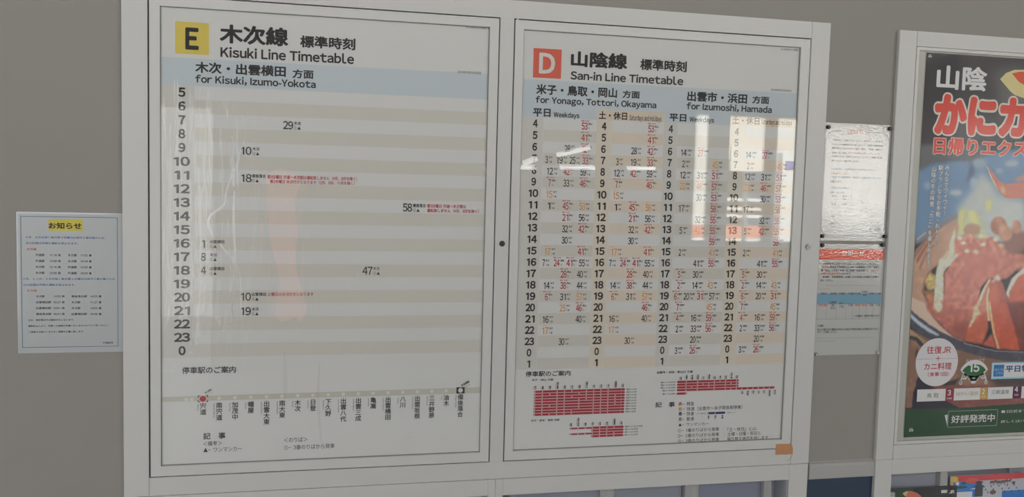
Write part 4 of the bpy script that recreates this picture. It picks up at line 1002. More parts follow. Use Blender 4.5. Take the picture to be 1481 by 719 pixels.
kk, rr, oo = Print(c_), Print(c_), Print(c_)
for k, E in enumerate((E1, E2, E3, E4)):
    for i, row in enumerate(E.split()):
        ent = row.split(','); zc = Z2(i)
        if ent[0].startswith('_') and len(ent) == 1: continue
        sl = slots[k][1] if len(ent) == 4 else slots[k][0]
        for j, e in enumerate(ent):
            if e == '_': continue
            if '@' in e: e, q = e.split('@'); q = int(q)-1
            else: q = j
            c = e[-1] if e[-1] in 'ro' else ''; nn = e.rstrip('ro'); x = sl[q]
            w = .0150 if len(nn) == 2 else .0068
            tgt = rr if c == 'r' else oo if c == 'o' else kk
            tgt.text(nn, x-w/2, x+w/2, zc-.0018, .0172, 1)
            dest = '岡山' if c == 'r' else '米子'
            if k > 1: dest = '出雲市' if c != 'o' else '浜田'
            if (i, nn) in ((5, '7'), (12, '24')): dest = '鳥取'
            if nn in ('20', '3', '33') and k > 1: dest = '西出雲'
            dw = .0092 if len(dest) == 2 else .0125
            kk.text(dest, x+w/2+.0018, x+w/2+.0018+dw, zc+.0038, .0052, 1)
            kk.text('①' if c == 'r' else '①▲', x+w/2+.0022, x+w/2+(.0058 if c == 'r' else .0100), zc-.0066, .0048)
            if c == 'r': rr.text('特急やくも%s号' % (2+i), x-.0085, x+.0105, zc+.0108, .0036, 1)
            if c == 'o': oo.text('快速ライナー', x-.0080, x+.0095, zc+.0108, .0030, 0)
kk.build('departure_numerals', black_ink, p2); rr.build('express_numerals', red_ink, p2); oo.build('rapid_numerals', orange_ink, p2)
# stopping pattern diagrams
ct, wd, bars = Print(c_), MB(), []
def bar_(x0, x1, z, h=.0056, mat=route_red, nm='route_bar'):
    m = MB(); r = h/2; pts = [(x1-r+r*math.cos(t), z+r*math.sin(t)) for t in [(-math.pi/2)+math.pi*i/6 for i in range(7)]]
    pts += [(x0+r+r*math.cos(t), z+r*math.sin(t)) for t in [math.pi/2+math.pi*i/6 for i in range(7)]]
    m.poly(pts, a).build(nm, mat, p2)
X1 = lambda i: .8505+.01862*i
rows = ['0 1 3 4 5 7 8 9 10','0 1 2 3 4 6 7 8 9 10','0 1 3 4 5 7 8 9 10 11','0 1 3 4 6 7 8 9 10 11','0 1 3 4 6 8 9 10 11','0 1 2 3 4 6 8 9 10 11','0 1 3 4 6 8 9 10','0 1 3 4 5 8 9 10','0 1 2 3 4 5 8 9 10']
for j, r in enumerate(rows):
    z = .9899-.00705*j; bar_(.8478, 1.0808, z)
    for q in r.split(): wd.disc(X1(int(q)), z, .0014, .0016, c_, 8)
    wd.rect(1.0708, 1.0716, z-.0014, z+.0014, c_)
    ct.text('特急やくも%d号' % (4+3*j), 1.0840, 1.1110, z, .0038, 1)
nm1 = ['岡山','倉敷','総社','備中高梁','新見','生山','根雨','伯耆大山','米子','安来','松江','玉造温泉','宍道']
for i, s_ in enumerate(nm1):
    n_ = len(s_); ct.vertical(s_, X1(i)+.0008, .9955+.0042*n_, .0050, .0042, 2)
    ct.line((X1(i)-.0036, .9955), (X1(i)-.0036, .9955+.0036*n_), .0006, c_)
for j, (s0, dd) in enumerate(((5, '5 6 7 8 9 10 11'), (8, '8 9 10'), (5, '5 6 7 8 9 10 11'), (8, '8 9 10 11'))):
    z = .8960-.00705*j
    if s0 == 5: bar_(X1(5)-.003, X1(8), z, .0040)
    bar_(X1(8)-.003, 1.0808, z)
    for q in dd.split(): wd.disc(X1(int(q)), z, .0014, .0016, c_, 8)
    ct.text('特急スーパーまつかぜ%d号' % (6+2*j), 1.0840, 1.1180 if j else 1.1300, z+.0002, .0038, 1)
for i, s_ in zip(range(5, 13), ['鳥取','鳥取大学前','倉吉','米子','安来','松江','玉造温泉','宍道']):
    n_ = len(s_); ct.vertical(s_, X1(i)+.0008, .9015+.0042*n_, .0050, .0042, 2)
    ct.line((X1(i)-.0036, .9015), (X1(i)-.0036, .9015+.0036*n_), .0006, c_)
X3 = lambda i: 1.2272+.01535*i
for j, (e, dd) in enumerate(((1.3868, '1 3 6 7 8 10'), (1.3868, '1 3 4 5 6 8 9 10'), (1.3868, '1 2 3 5 6 8 10'), (1.4895, '1 3 6 8 9 10 11 12 13 14 15 16 17'), (1.2460, '1'))):
    z = 1.0048-.00700*j - (.0018 if j == 4 else 0); bar_(1.2180, e, z)
    for q in dd.split():
        q = int(q); wd.disc(X3(q)+(.0010*(q-10) if q > 10 else 0) if False else X3(q), z, .0014, .0016, c_, 8)
    ct.text('特急スーパーまつかぜ%d号' % (1+2*j), 1.1745 if j < 3 else 1.180, 1.2135, z, .0038, 1)
nm3 = ['宍道','出雲市','西出雲','大田市','仁万','温泉津','江津','波子','浜田','三保三隅','益田']
for i, s_ in enumerate(nm3):
    n_ = len(s_); ct.vertical(s_, X3(i)+.0008, 1.0098+.0042*n_, .0048, .0042, 2)
    ct.line((X3(i)-.0036, 1.0098), (X3(i)-.0036, 1.0098+.0036*n_), .0006, c_)
for i, s_ in enumerate(['日原','津和野','徳佐','三谷','山口','湯田温泉','新山口']):
    ct.vertical(s_, X3(11+i)+.0022, .9775, .0048, .0042, 2); ct.line((X3(11+i)-.0018, .9775), (X3(11+i)-.0018, .9775-.0036*len(s_)), .0006, c_)
bar_(1.3038, 1.3535, .9222, .0056, navy_ink, 'rapid_route_bar')
for x in (1.3065, 1.3250): wd.disc(x, .9222, .0014, .0016, c_, 8)
ct.text('あ・出雲市行', 1.276, 1.300, .9222, .0030); ct.text('快速ライナー', 1.358, 1.384, .9222, .0030)
for x, s_ in ((1.3065, '米子'), (1.3255, '松江'), (1.3445, '宍道')): ct.vertical(s_, x+.001, .9170, .0055, .0050, 2)
ct.build('diagram_lettering', black_ink, p2); wd.build('stop_dots', white_ink, p2)
printed('P2_notes', 'notes_lettering', black_ink, p2, c_)
printed('P2_red', 'red_key_character', red_ink, p2, c_)
printed('P2_orange', 'orange_key_character', orange_ink, p2, c_)
printed('P2_navy', 'navy_key_character', navy_ink, p2, c_)
MB().rect(.798, 1.5131, .8481, 1.8489, .0044).build('film', film_b, p2)

# ------------------------------------------------------------------ notices on the wall
NY = WY-.0010
lam1 = material('matt_laminate', (137, 140, 139), .5, coat=.5, coat_rough=.25)
lam2 = material('glossy_laminate', (150, 150, 148), .55, coat=1.0, coat_rough=.06, coat_bump='laminate')
lam3 = material('glossy_laminate_white', (152, 152, 148), .55, coat=1.0, coat_rough=.05, coat_bump='laminate')
edge_m = material('laminate_edge', (140, 142, 142), .3, coat=.8, coat_rough=.1)
def cm(name, rgb): return material(name, rgb, .6, coat=1.0, coat_rough=.06, coat_bump='laminate')
n1 = thing('notice', (-.183, NY, 1.105), 'laminated notice with a yellow highlighted title left of the timetable case', 'notice')
def wavy(x0, x1, z0, z1, y, amp, seed, nx=24, nz=32, yoff=0):
    m = MB(); r = random.Random(seed); ph = [r.uniform(0, 6) for _ in range(4)]
    for j in range(nz+1):
        for i in range(nx+1):
            u, v = i/nx, j/nz
            d = amp*(.5+.25*math.sin(7*u+ph[0]+2*v)+.25*math.sin(9*v+ph[1]))
            m.v.append((x0+(x1-x0)*u, y-d, z0+(z1-z0)*v))
    m.f = [(j*(nx+1)+i, j*(nx+1)+i+1, (j+1)*(nx+1)+i+1, (j+1)*(nx+1)+i) for j in range(nz) for i in range(nx)]
    return m
n1e = wavy(-.2872, -.0768, 1.1035, 1.4052, NY+.0006, .0004, 1)
o = n1e.build('laminate_film', edge_m, n1)
MB().box(-.2842, -.0800, NY-.0004, NY, 1.1075, 1.4015).build('sheet', lam1, n1)
y1 = NY-.0006; y2 = NY-.0008
bd = MB(); x0, x1, z0, z1 = -.2790, -.0880, 1.1155, 1.3960
for r in ((x0, x1, z0, z0+.0012), (x0, x1, z1-.0012, z1), (x0, x0+.0012, z0, z1), (x1-.0012, x1, z0, z1)): bd.rect(r[0], r[1], r[2], r[3], y1)
blue_line = material('blue_line_print', (70, 86, 108), .6)
bd.build('border_line', blue_line, n1)
MB().poly([(-.2248, 1.3660), (-.1575, 1.3660), (-.1575, 1.3905), (-.2248, 1.3905)], y1).build('highlight', material('yellow_highlight', (166, 154, 62), .6), n1)
printed('N1_title', 'title_lettering', black_ink, n1, y2)
printed('N1_blue', 'blue_lettering', material('blue_print', (68, 92, 128), .6), n1, y1)
printed('N1_red', 'red_lettering', material('red_print', (158, 80, 72), .6), n1, y1)
printed('N1_black', 'black_lettering', material('black_print', (56, 56, 56), .6), n1, y1)

n2 = thing('notice', (1.696, NY, 1.364), 'shiny crinkled laminated notice in a rounded line border, upper one right of the case', 'notice')
wavy(1.5995, 1.7895, 1.3642, 1.6660, NY, .0006, 2).build('sheet', lam2, n2)
ln = Print(y2); x0, x1, z0, z1, r = 1.6015, 1.7850, 1.3760, 1.6455, .024
for cx, cz, a0 in ((x1-r, z1-r, 0), (x0+r, z1-r, math.pi/2), (x0+r, z0+r, math.pi), (x1-r, z0+r, 1.5*math.pi)):
    ln.ring(cx, cz, r-.0007, r+.0007, y2, 10, a0, a0+math.pi/2)
ln.rect(x0-.0007, x0+.0007, z0+r, z1-r, y2); ln.rect(x1-.0007, x1+.0007, z0+r, z1-r, y2); ln.rect(x0+r, x1-r, z0-.0007, z0+.0007, y2)
ln.rect(x0+r, 1.6440, z1-.0007, z1+.0007, y2); ln.rect(1.7230, x1-r, z1-.0007, z1+.0007, y2)
for zz in (1.4700, 1.4640, 1.4560, 1.4480): ln.rect(1.632, 1.690, zz, zz+.0004, y2)
for zz in (1.4100, 1.4020): ln.rect(1.625, 1.700, zz, zz+.0004, y2)
ln.build('border_line', cm('gloss_line', (66, 84, 92)), n2)
printed('N2_red', 'red_lettering', cm('gloss_red', (176, 112, 92)), n2, y2)
printed('N2_blue', 'blue_lettering', cm('gloss_blue', (96, 120, 136)), n2, y2)
printed('N2_black', 'black_lettering', cm('gloss_black', (70, 70, 70)), n2, y2)

n3 = thing('notice', (1.696, NY, 1.065), 'laminated notice with a red title bar and blue table row right of the case', 'notice')
wavy(1.5995, 1.7905, 1.0643, 1.3556, NY, .0006, 3).build('sheet', lam3, n3)
MB().rect(1.6000, 1.7880, 1.3145, 1.3430, y1).build('title_bar', cm('gloss_title_red', (186, 66, 44)), n3)
MB().rect(1.5998, 1.7870, 1.1980, 1.2262, y1).build('table_heading', cm('gloss_table_blue', (96, 130, 146)), n3)
tl = MB()
for xx in (1.6290, 1.6560, 1.6845, 1.7045, 1.7245, 1.7450, 1.7660, 1.7868): tl.rect(xx, xx+.0005, 1.1590, 1.1980, y1)
tl.rect(1.600, 1.787, 1.1590, 1.1596, y1)
for x0, x1, zz in ((1.623, 1.776, 1.2475), (1.602, 1.635, 1.2378), (1.602, 1.779, 1.1090), (1.602, 1.660, 1.1010)): tl.rect(x0, x1, zz, zz+.0005, y1)
tl.build('table_lines', cm('gloss_grey', (100, 104, 106)), n3)
printed('N3_white', 'title_lettering', cm('gloss_cream', (190, 184, 168)), n3, y2)
printed('N3_red', 'red_lettering', cm('gloss_red_text', (196, 96, 70)), n3, y2)
printed('N3_black', 'black_lettering', cm('gloss_black', (60, 60, 60)), n3, y2)

PN = [((1.6051, 1.6542), 'black pushpin at the top left corner of the line-bordered notice', pin_black), ((1.7835, 1.6569), 'black pushpin at the top right corner of the line-bordered notice', pin_black),
      ((1.6036, 1.3753), 'black pushpin at the bottom left corner of the line-bordered notice', pin_black), ((1.7860, 1.3765), 'black pushpin at the bottom right corner of the line-bordered notice', pin_black),
      ((1.6053, 1.3521), 'black pushpin at the top left corner of the red-barred notice', pin_black), ((1.7809, 1.3541), 'black pushpin at the top right corner of the red-barred notice', pin_black),
      ((1.6036, 1.0678), 'silvery pushpin at the bottom left corner of the red-barred notice', pin_clear), ((1.7845, 1.0701), 'silvery pushpin at the bottom right corner of the red-barred notice', pin_clear)]
for (x, z), lab, m in PN:
    tag(MB().cyl(x, z, .0050, NY-.0050, NY-.0010, 16).cyl(x, z, .0035, NY-.0085, NY-.005, 16, .0042).build('pushpin', m, bevel=.0003), lab, 'pushpin', 'pushpins holding the notices right of the case')

# ------------------------------------------------------------------ crab poster and its frame
pf = thing('poster_frame', (2.22, WY, .781), 'white framed wall case around the crab poster', 'picture frame')
BL, BI, BT, BIT, BB, BIB = 1.7915, 1.8434, 1.9093, 1.8708, .7810, .8192
FR = 2.62
m = MB().box(BL, BI-.0003, 0, D, BB, BT).build('stile', frame_white, pf, bevel=.0012)
m = MB().box(FR+.0003, FR+.052, 0, D, BB, BT).build('stile', frame_white, pf, bevel=.0012)
part('top_rail', frame_white, pf, BI, FR, 0, D, BIT, BT, bevel=.0004)
part('bottom_rail', frame_white, pf, BI, FR, 0, D, BB, BIB, bevel=.0004)
st = MB()
for x0, x1, z0, z1 in ((BI+.0012, BI+.0092, BIB+.0012, BIT-.0012), (FR-.0092, FR-.0012, BIB+.0012, BIT-.0012), (BI+.0092, FR-.0092, BIB+.0012, BIB+.0092), (BI+.0092, FR-.0092, BIT-.0092, BIT-.0012)):
    st.box(x0, x1, .0004, .009, z0, z1)
st.build('inner_frame', frame_white2, pf)
part('back_panel', beige_mat, pf, BI, FR, .0078, .0115, BIB, BIT, bevel=0)
# cover sheet
MB().box(BI+.009, FR-.009, .0030, .0040, BIB+.009, BIT-.009).build('cover_pane', clear('cover_acrylic', (.99, .99, .985, 1), 1.19, .12), pf)
cp = thing('crab_poster', (2.22, .006, .837), 'travel poster of a simmering crab hot pot with red and white lettering', 'poster')
x0, x1, z0, z1 = 1.8775, 2.585, .8370, 1.8570
stp = .0013
XS = np.concatenate((np.arange(x0, 2.31, stp), np.linspace(2.32, x1, 14))); ZS = np.arange(z0, z1+stp/2, stp)
GX, GZ = np.meshgrid(XS*1000, ZS*1000)
rng = np.random.default_rng(3)
def vnoise(sc_):
    """smooth value noise over the sheet, -1..1, about sc_ cells per metre"""
    out = np.zeros_like(GX); amp = 1; tot = 0
    for o_ in range(3):
        s = sc_*2**o_/1000; g_ = rng.random((int(1100*s)+6, int(800*s)+6))*2-1
        u, v = (GX-1870)*s, (GZ-830)*s; i, j = u.astype(int), v.astype(int); fu, fv = u-i, v-j
        fu = fu*fu*(3-2*fu); fv = fv*fv*(3-2*fv)
        out += amp*((g_[j, i]*(1-fu)+g_[j, i+1]*fu)*(1-fv)+(g_[j+1, i]*(1-fu)+g_[j+1, i+1]*fu)*fv); tot += amp; amp *= .6
    return out/tot
def blur(M_, r):
    r = int(r)
    if r < 1: return M_
    for ax in (0, 1):
        for _ in range(2):
            P_ = np.pad(M_, [(r+1, r) if k == ax else (0, 0) for k in (0, 1)], mode='edge'); c = np.cumsum(P_, axis=ax)
            M_ = (np.take(c, range(2*r+1, P_.shape[ax]), ax)-np.take(c, range(0, P_.shape[ax]-2*r-1), ax))/(2*r+1)
    return M_
IMG = np.zeros(GX.shape+(3,)); IMG[:] = (30, 26, 30)
wob = vnoise(90)*1.4, vnoise(90)*1.4
ncache = {}
for _, c, pts, soft, amp, nsc in CRAB:
    px, pz = [p_[0] for p_ in pts], [p_[1] for p_ in pts]
    if min(px) > 2330 and max(px) > 2330: continue
    inside = np.zeros(GX.shape, bool); n = len(pts)
    straight = len(pts) == 6 and c == (27, 58, 36)
    U, V = (GX, GZ) if straight else (GX+wob[0], GZ+wob[1])
    for i in range(n):
        xa, za, xb, zb = px[i], pz[i], px[i-1], pz[i-1]
        if za == zb: continue
        inside ^= ((za > V) != (zb > V)) & (U < (xb-xa)*(V-za)/(zb-za)+xa)
    M_ = inside.astype(float)
    if soft > 1: M_ = blur(M_, round(soft*.55))
    C_ = np.array(c, float)[None, None]*np.ones(GX.shape+(1,))
    if amp:
        if nsc not in ncache: ncache[nsc] = vnoise(nsc)
        nn = ncache[nsc]; nn = np.where(nn > 0, nn*1.5, nn*.8)
        C_ = C_*(1+amp*nn[..., None])+np.maximum(nn, 0)[..., None]**2*amp*70
    IMG = IMG*(1-M_[..., None])+C_*M_[..., None]
c01 = np.clip(IMG, 0, 250)/255.; c01 = c01*.88+np.array((140, 134, 128))/255*.10; LINC = np.where(c01 <= .04045, c01/12.92, ((c01+.055)/1.055)**2.4)*K  # grey reflection haze mixed evenly into the print colours
LINC = np.clip(LINC, .004, .92)
ny, nx = GX.shape
me = bpy.data.meshes.new('printed_sheet')
V_ = np.stack((GX.ravel()/1000, np.full(GX.size, .0060), GZ.ravel()/1000), 1)
idx = np.arange(nx*ny).reshape(ny, nx); F_ = np.stack((idx[:-1, :-1], idx[:-1, 1:], idx[1:, 1:], idx[1:, :-1]), -1).reshape(-1, 4)
me.vertices.add(len(V_)); me.vertices.foreach_set('co', V_.ravel())
me.loops.add(F_.size); me.loops.foreach_set('vertex_index', F_.ravel().astype(np.int32))
me.polygons.add(len(F_)); me.polygons.foreach_set('loop_start', np.arange(0, F_.size, 4, dtype=np.int32))
me.update(calc_edges=True)
at_ = me.color_attributes.new('print', 'FLOAT_COLOR', 'POINT')
at_.data.foreach_set('color', np.concatenate((LINC.reshape(-1, 3), np.ones((GX.size, 1))), 1).ravel())
me.materials.append(material('crab_print', (200, 200, 200), .5, vcol=True))
o = bpy.data.objects.new('printed_sheet', me); col.objects.link(o); o.parent = cp; o.matrix_parent_inverse = Matrix.Translation(-cp.location)
L1, L2, L3 = .0058, .0056, .0054
cream = material('cream_outline', (196, 172, 164), .6); lred = material('lettering_red', (192, 66, 56), .6); lwhite = material('lettering_white', (182, 180, 178), .6)
printed('C_script', 'brush_lettering', lwhite, cp, L1)
printed('C_red', 'red_lettering_outline', cream, cp, L1, bold=5)
printed('C_red', 'red_lettering', lred, cp, L2, bold=6)
printed('C_red_small', 'small_lettering_outline', cream, cp, L1, bold=4)
printed('C_red_small', 'small_red_lettering', lred, cp, L2, bold=3)
vt = Print(L2); vo = Print(L1)
for p_, bo in ((vo, 4), (vt, 1)):
    p_.vertical('みんなでワイワイ！', 1.9606, 1.5690, .0150, .0152, bo)
    p_.vertical('駅プランならお手軽・おトクに', 1.9412, 1.5675, .0150, .0153, bo)
    p_.vertical('山陰の冬の味覚「カニ」を楽しめます！', 1.9205, 1.5640, .0148, .01535, bo)
vo.build('vertical_lettering_outline', material('vertical_outline', (52, 54, 62), .6), cp); vt.build('vertical_lettering', lwhite, cp)
MB().disc(1.9660, 1.0398, .0655, .0655, L1, 48).build('white_disc', material('disc_print', (186, 176, 178), .6), cp)
dr = material('disc_red', (150, 48, 52), .6)
pr = Print(L2)
for t, xa, xb, zc, h, b in LAY['C_circle']: pr.text(t, xa, xb, zc, h, 1)
pr.rect(1.903, 1.954, 1.0490, 1.0496, L2); pr.rect(1.978, 2.029, 1.0490, 1.0496, L2); pr.build('disc_lettering', dr, cp)
# fan emblem
fan = [(2.0845+.046*math.sin(t), .995+.047*math.cos(t)) for t in [math.radians(-62+124*i/18) for i in range(19)]]
def scaled(pts, cx, cz, s): return [(cx+(x-cx)*s, cz+(z-cz)*s) for x, z in pts]
base = fan+[(2.1100, 1.0010), (2.0845, .9960), (2.0590, 1.0010)]
wt = MB().poly(scaled(base, 2.0845, 1.020, 1.08), L1)
for sx in (-1, 1):
    wt.disc(2.0845+sx*.029, .9990, .0085, .0085, L1); wt.disc(2.0845+sx*.040, .9815, .0050, .0060, L1); wt.line((2.0845+sx*.036, .9990), (2.0845+sx*.041, .9830), .0045, L1)
    wt.disc(2.0845+sx*.0105, .9930, .0060, .0060, L1)
wt.disc(2.0845, .9850, .0090, .0070, L1); wt.poly([(2.064, 1.002), (2.105, 1.002), (2.093, .986), (2.076, .986)], L1)
wt.build('emblem_outline', lwhite, cp)
gm = material('emblem_green', (42, 88, 52), .6)
MB().poly([(2.0845+.043*math.sin(math.radians(-60+120*i/18)), .996+.037*math.cos(math.radians(-60+120*i/18))) for i in range(19)]+[(2.1060, 1.0030), (2.0845, .9985), (2.0630, 1.0030)], L2).build('emblem_fan', gm, cp)
sc_ = MB()
for sx in (-1, 1): sc_.ring(2.0845+sx*.029, .9990, .0030, .0048, L2, 14); sc_.ring(2.0845+sx*.0105, .9930, .0018, .0030, L2, 12); sc_.ring(2.0845+sx*.040, .9810, .0014, .0026, L2, 12)
sc_.line((2.068, 1.0000), (2.101, 1.0000), .0008, L2).build('emblem_scrolls', material('emblem_dark', (60, 62, 58), .6), cp)
# blue badge, white destination boxes, strip of notes
MB().rect(2.1400, 2.2900, .9890, 1.0350, L1).build('badge_border', material('badge_blue_border', (120, 164, 190), .6), cp)
MB().rect(2.1425, 2.2875, .9935, 1.0320, L2).build('badge_panel', lwhite, cp)
MB().rect(2.1460, 2.1795, .9960, 1.0290, L3).build('badge_square', material('badge_blue', (34, 98, 150), .6), cp)
printed('C_blue', 'badge_lettering', material('badge_dark_blue', (38, 62, 106), .6), cp, L3)
for xa, xb in ((1.9108, 1.9992), (2.0253, 2.1085), (2.1329, 2.2134), (2.2416, 2.3300)):
    MB().rect(xa, xb, .9335, .9665, L1).build('destination_box', lwhite, cp)
for xa, xb, c in ((1.9996, 2.0240, (122, 42, 50)), (2.1089, 2.1320, (166, 130, 72)), (2.2138, 2.2405, (74, 34, 66))):
    o = MB().rect(xa, xb, .9335, .9668, L1).build('hours_box', material('box_%d' % c[0], c, .6), cp)
printed('C_dark', 'destination_lettering', material('dark_brown_ink', (70, 56, 60), .6), cp, L2)
printed('C_gold', 'gold_lettering', material('gold_ink', (158, 120, 76), .6), cp, L2)
LAYW = [t for t in LAY['C_white']]
pw = Print(L3-.0002)
for t, xa, xb, zc, h, b in LAYW:
    if xb > 2.58: xb = 2.575
    pw.text(t, xa, xb, zc, h, b)
def dash(ax, az, bx, bz):
    n = int(math.hypot(bx-ax, bz-az)/.0034)
    for i in range(n):
        t, u = i/n, (i+.6)/n; pw.line((ax+(bx-ax)*t, az+(bz-az)*t), (ax+(bx-ax)*u, az+(bz-az)*u), .0011, L3)
dash(2.0120, .9040, 2.1682, .9040); dash(2.0120, .8598, 2.1682, .8598); dash(2.0120, .8598, 2.0120, .9040); dash(2.1682, .8598, 2.1682, .9040)
pw.poly([(2.0000, .8940), (2.0095, .8950), (2.0105, .8625)], L3)
for bx_, bz_, s in ((1.8985, .8555, 1), (1.8880, 1.8475, .8)):
    pw.ring(bx_-.003*s, bz_, .0012*s, .0030*s, L3, 12); pw.ring(bx_+.004*s, bz_, .0012*s, .0030*s, L3, 12); pw.rect(bx_-.0045*s, bx_+.0045*s, bz_+.0042*s, bz_+.0058*s, L3)
pw.build('white_lettering', lwhite, cp)
MB().poly([(2.1060, 1.8000), (2.1240, 1.8175), (2.1500, 1.8270), (2.19, 1.8290), (2.26, 1.825), (2.26, 1.765), (2.19, 1.752), (2.155, 1.7605), (2.140, 1.7700)], L2).build('shell_tip_print', material('crab_cream', (196, 168, 122), .6), cp)
MB().poly([(2.1420, 1.8170), (2.1660, 1.8230), (2.2600, 1.8230), (2.26, 1.785), (2.19, 1.785), (2.1650, 1.7960)], L3).build('shell_red_print', material('crab_shell_red', (186, 78, 58), .6), cp)

# ------------------------------------------------------------------ brochure cabinets under the cases
def cabinet(name, xl, xr, il, ir, ztop, zopen, label, dividers, yb):
    c = thing(name, ((xl+xr)/2, WY, 0.02), label, 'cabinet')
    MB().box(xl, il-.0003, .0004, .012, .02, ztop).build('stile', frame_white, c, bevel=.0004)
    MB().box(ir+.0003, xr, .0004, .012, .02, ztop).build('stile', frame_white, c, bevel=.0004)
    MB().box(il, ir, .0004, .012, zopen, ztop).build('top_rail', frame_white, c, bevel=.0004)
    MB().box(il, ir, .0004, .012, .02, .10).build('bottom_rail', frame_white, c, bevel=.0004)
    bk = MB(); bk.box(il, ir, yb, yb+.004, .10, zopen)
    bk.box(il, il+.002, .012, yb, .10, zopen); bk.box(ir-.002, ir, .012, yb, .10, zopen); bk.box(il, ir, .012, yb, zopen-.002, zopen); bk.box(il, ir, .012, yb, .10, .102)
    bk.build('inner_box', material('cabinet_inside', (134, 136, 142), .6), c)
    return c
ZT = .7805
cabL = cabinet('brochure_cabinet', X['Al'], .7566, -.0244, .7395, ZT, .7412, 'white brochure cabinet below the left timetable, its top edge only in view', (), .07)
cabA = cabinet('brochure_cabinet', .7574, 1.5925, .7760, 1.5387, ZT, .7402, 'white brochure cabinet with clear pockets below the right timetable', (), .07)
cabB = cabinet('brochure_cabinet', 1.7930, FR+.052, BI, FR, ZT, .7390, 'white brochure cabinet with two brochures below the crab poster', (), .07)
pale = material('pocket_back', (142, 140, 136), .5)
lilac = material('lilac_board', (124, 126, 132), .5, vary=.05)
lil2 = material('blue_lilac_board', (112, 115, 126), .5, vary=.05)
for i, (xa, xb, m) in enumerate(((.80, 1.035, lilac), (1.075, 1.262, lilac), (1.305, 1.487, lil2))):
    MB().box(xa, xb, .050, .056, .12, .730).build('pocket_board', m, cabA)
for xa, xb in ((1.035, 1.072), (1.265, 1.302), (1.488, 1.510)):
    MB().box(xa, xb, .034, .052, .12, .734).build('divider', pale, cabA, bevel=.0006)
for xa, xb, dz in ((.790, 1.050, 0), (1.060, 1.280, .001), (1.290, 1.505, -.001)):
    m = MB()
    for j in range(21):
        for q in range(2): m.v.append((xa+(xb-xa)*j/20, .024+.002*math.sin(j*1.7), .12 if q == 0 else .7295+dz+.0018*math.sin(j*.9)))
    m.f = [(2*j, 2*j+2, 2*j+3, 2*j+1) for j in range(20)]
    o = m.build('clear_pocket', acrylic, cabA); s_ = o.modifiers.new('t', 'SOLIDIFY'); s_.thickness = .002
for xa, xb in ((1.845, 2.020), (2.26, 2.50)):
    MB().box(xa, xb, .050, .056, .12, .733).build('pocket_board', lilac, cabB)
for xa, xb in ((2.022, 2.046),): MB().box(xa, xb, .034, .052, .12, .734).build('divider', pale, cabB, bevel=.0006)
for xa, xb in ((1.850, 2.046), (2.050, 2.300)):
    m = MB().box(xa, xb, .020, .0225, .12, .728); m.build('clear_pocket', acrylic, cabB)

# brochure with a crab leg, dark green and black
b1 = thing('brochure', (1.955, .030, .40), 'dark green and black travel brochure with a crab leg, left of the bright one', 'brochure')
BY = .030
MB().box(1.850, 2.075, BY, BY+.003, .40, .6868).build('sheet', material('brochure_black', (28, 24, 26), .4), b1)
MB().poly([(1.850, .40), (1.945, .40), (1.935, .6868), (1.850, .6868)], BY-.0002).build('green_area', material('brochure_green', (34, 56, 38), .4), b1)
leg = [(1.9020, .6735), (1.912, .6790), (1.930, .6790), (1.945, .6740), (1.958, .6660), (1.975, .6450), (1.950, .6450), (1.930, .6590), (1.912, .6640)]
MB().poly(leg, BY-.0004).build('crab_leg_print', material('brochure_crab', (176, 98, 74), .4), b1)
MB().poly([(1.9020, .6735), (1.912, .6790), (1.920, .6792), (1.912, .6650)], BY-.0006).build('crab_leg_tip', material('crab_cream', (196, 168, 122), .6), b1)
pb = Print(BY-.0005); pb.text('山陰', 1.846, 1.880, .6700, .0200, 1); pb.text('JR', 2.050, 2.066, .6700, .0095, 3)
pb.rect(2.0240, 2.0430, .6680, .6765, BY-.0005); pb.build('lettering', lwhite, b1)
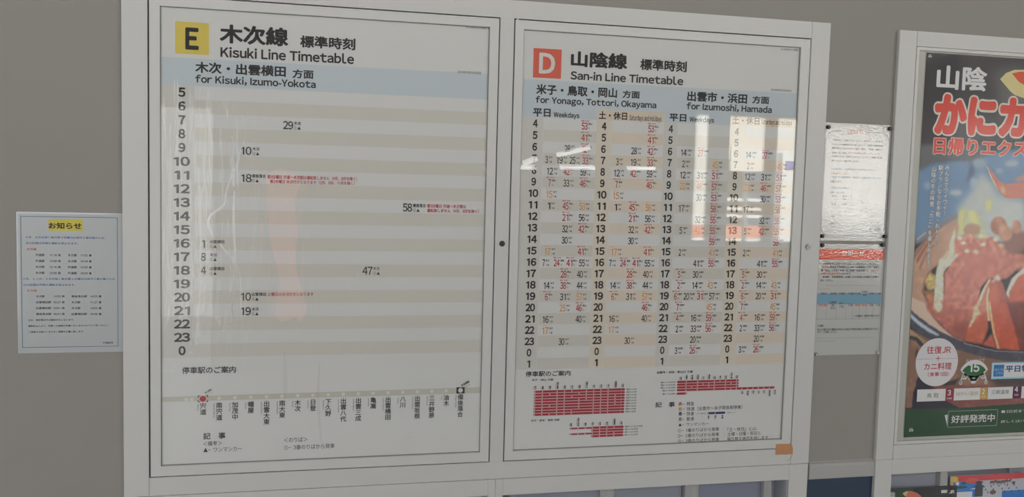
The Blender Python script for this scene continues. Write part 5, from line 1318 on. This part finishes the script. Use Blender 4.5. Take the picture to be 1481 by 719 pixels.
# bright illustrated brochure
b2 = thing('brochure', (2.18, .036, .40), 'bright red, blue and white illustrated brochure at the lower right', 'brochure')
BY = .034
MB().box(2.0560, 2.330, BY, BY+.003, .40, .7120).build('sheet', material('brochure_white', (158, 160, 164), .4), b2)
MB().rect(2.0570, 2.330, .6955, .7118, BY-.0002).build('red_band', material('brochure_red', (178, 44, 50), .4), b2)
MB().rect(2.0570, 2.1500, .6500, .6950, BY-.0002).build('blue_area', material('brochure_blue', (26, 98, 164), .4), b2)
MB().rect(2.2260, 2.330, .6000, .6620, BY-.0002).build('blue_area', MATS['brochure_blue'], b2)
MB().rect(2.0570, 2.0650, .6860, .7118, BY-.0003).build('orange_edge', material('brochure_orange', (200, 130, 50), .4), b2)
star = [(2.068+(.0155 if i % 2 else .0085)*math.cos(i*math.pi/8), .7030+(.0115 if i % 2 else .0070)*math.sin(i*math.pi/8)) for i in range(16)]
MB().poly(star, BY-.0004).build('star_burst', material('brochure_yellow', (206, 150, 60), .4), b2)
MB().disc(2.125, .6965, .022, .0085, BY-.0004).build('setting_sun', material('brochure_coral', (192, 70, 56), .4), b2)
blk = MB(); bm_ = material('brochure_ink', (36, 38, 46), .4)
blk.rect(2.1360, 2.1620, .6500, .6760, BY-.0005).poly([(2.128, .6760), (2.170, .6760), (2.160, .6830), (2.138, .6830)], BY-.0005).rect(2.140, 2.158, .6830, .6900, BY-.0005).poly([(2.134, .6900), (2.164, .6900), (2.155, .6945), (2.143, .6945)], BY-.0005)
for i in range(14): 
    x, z = 2.172+.0085*i+random.uniform(-.002, .002), (.6690, .6610, .6780)[i % 3]
    blk.poly([(x-.003, z-.0022), (x+.003, z-.0022), (x, z+.0035)], BY-.0005)
blk.build('castle_print', bm_, b2)
gp = MB().disc(2.0905, .6790, .0200, .0036, BY-.0004); gp.disc(2.098, .6950-.004, .007, .004, BY-.0004); gp.build('island_print', material('brochure_dark_green', (26, 66, 50), .4), b2)
wp = MB().disc(2.0780, .6905, .0058, .0058, BY-.0005).poly([(2.118, .6720), (2.136, .6765), (2.136, .6720)], BY-.0005)
wp.rect(2.075, 2.128, .6500, .6660, BY-.0005); wp.build('white_print', lwhite, b2)
br = MB()
for i in range(5):
    x = 2.190+.012*i; br.disc(x, .6895+.0015*math.sin(i*2), .0075, .0040, BY-.0005); br.line((x-.003, .688), (x-.005, .6805), .002, BY-.0005); br.line((x+.003, .688), (x+.005, .6805), .002, BY-.0005)
br.poly([(2.243, .6890), (2.252, .6965), (2.256, .6935), (2.250, .6860)], BY-.0005)
br.disc(2.1950, .6600, .010, .0065, BY-.0005); br.disc(2.262, .6840, .006, .0045, BY-.0005)
br.build('horse_print', material('brochure_brown', (96, 66, 60), .4), b2)
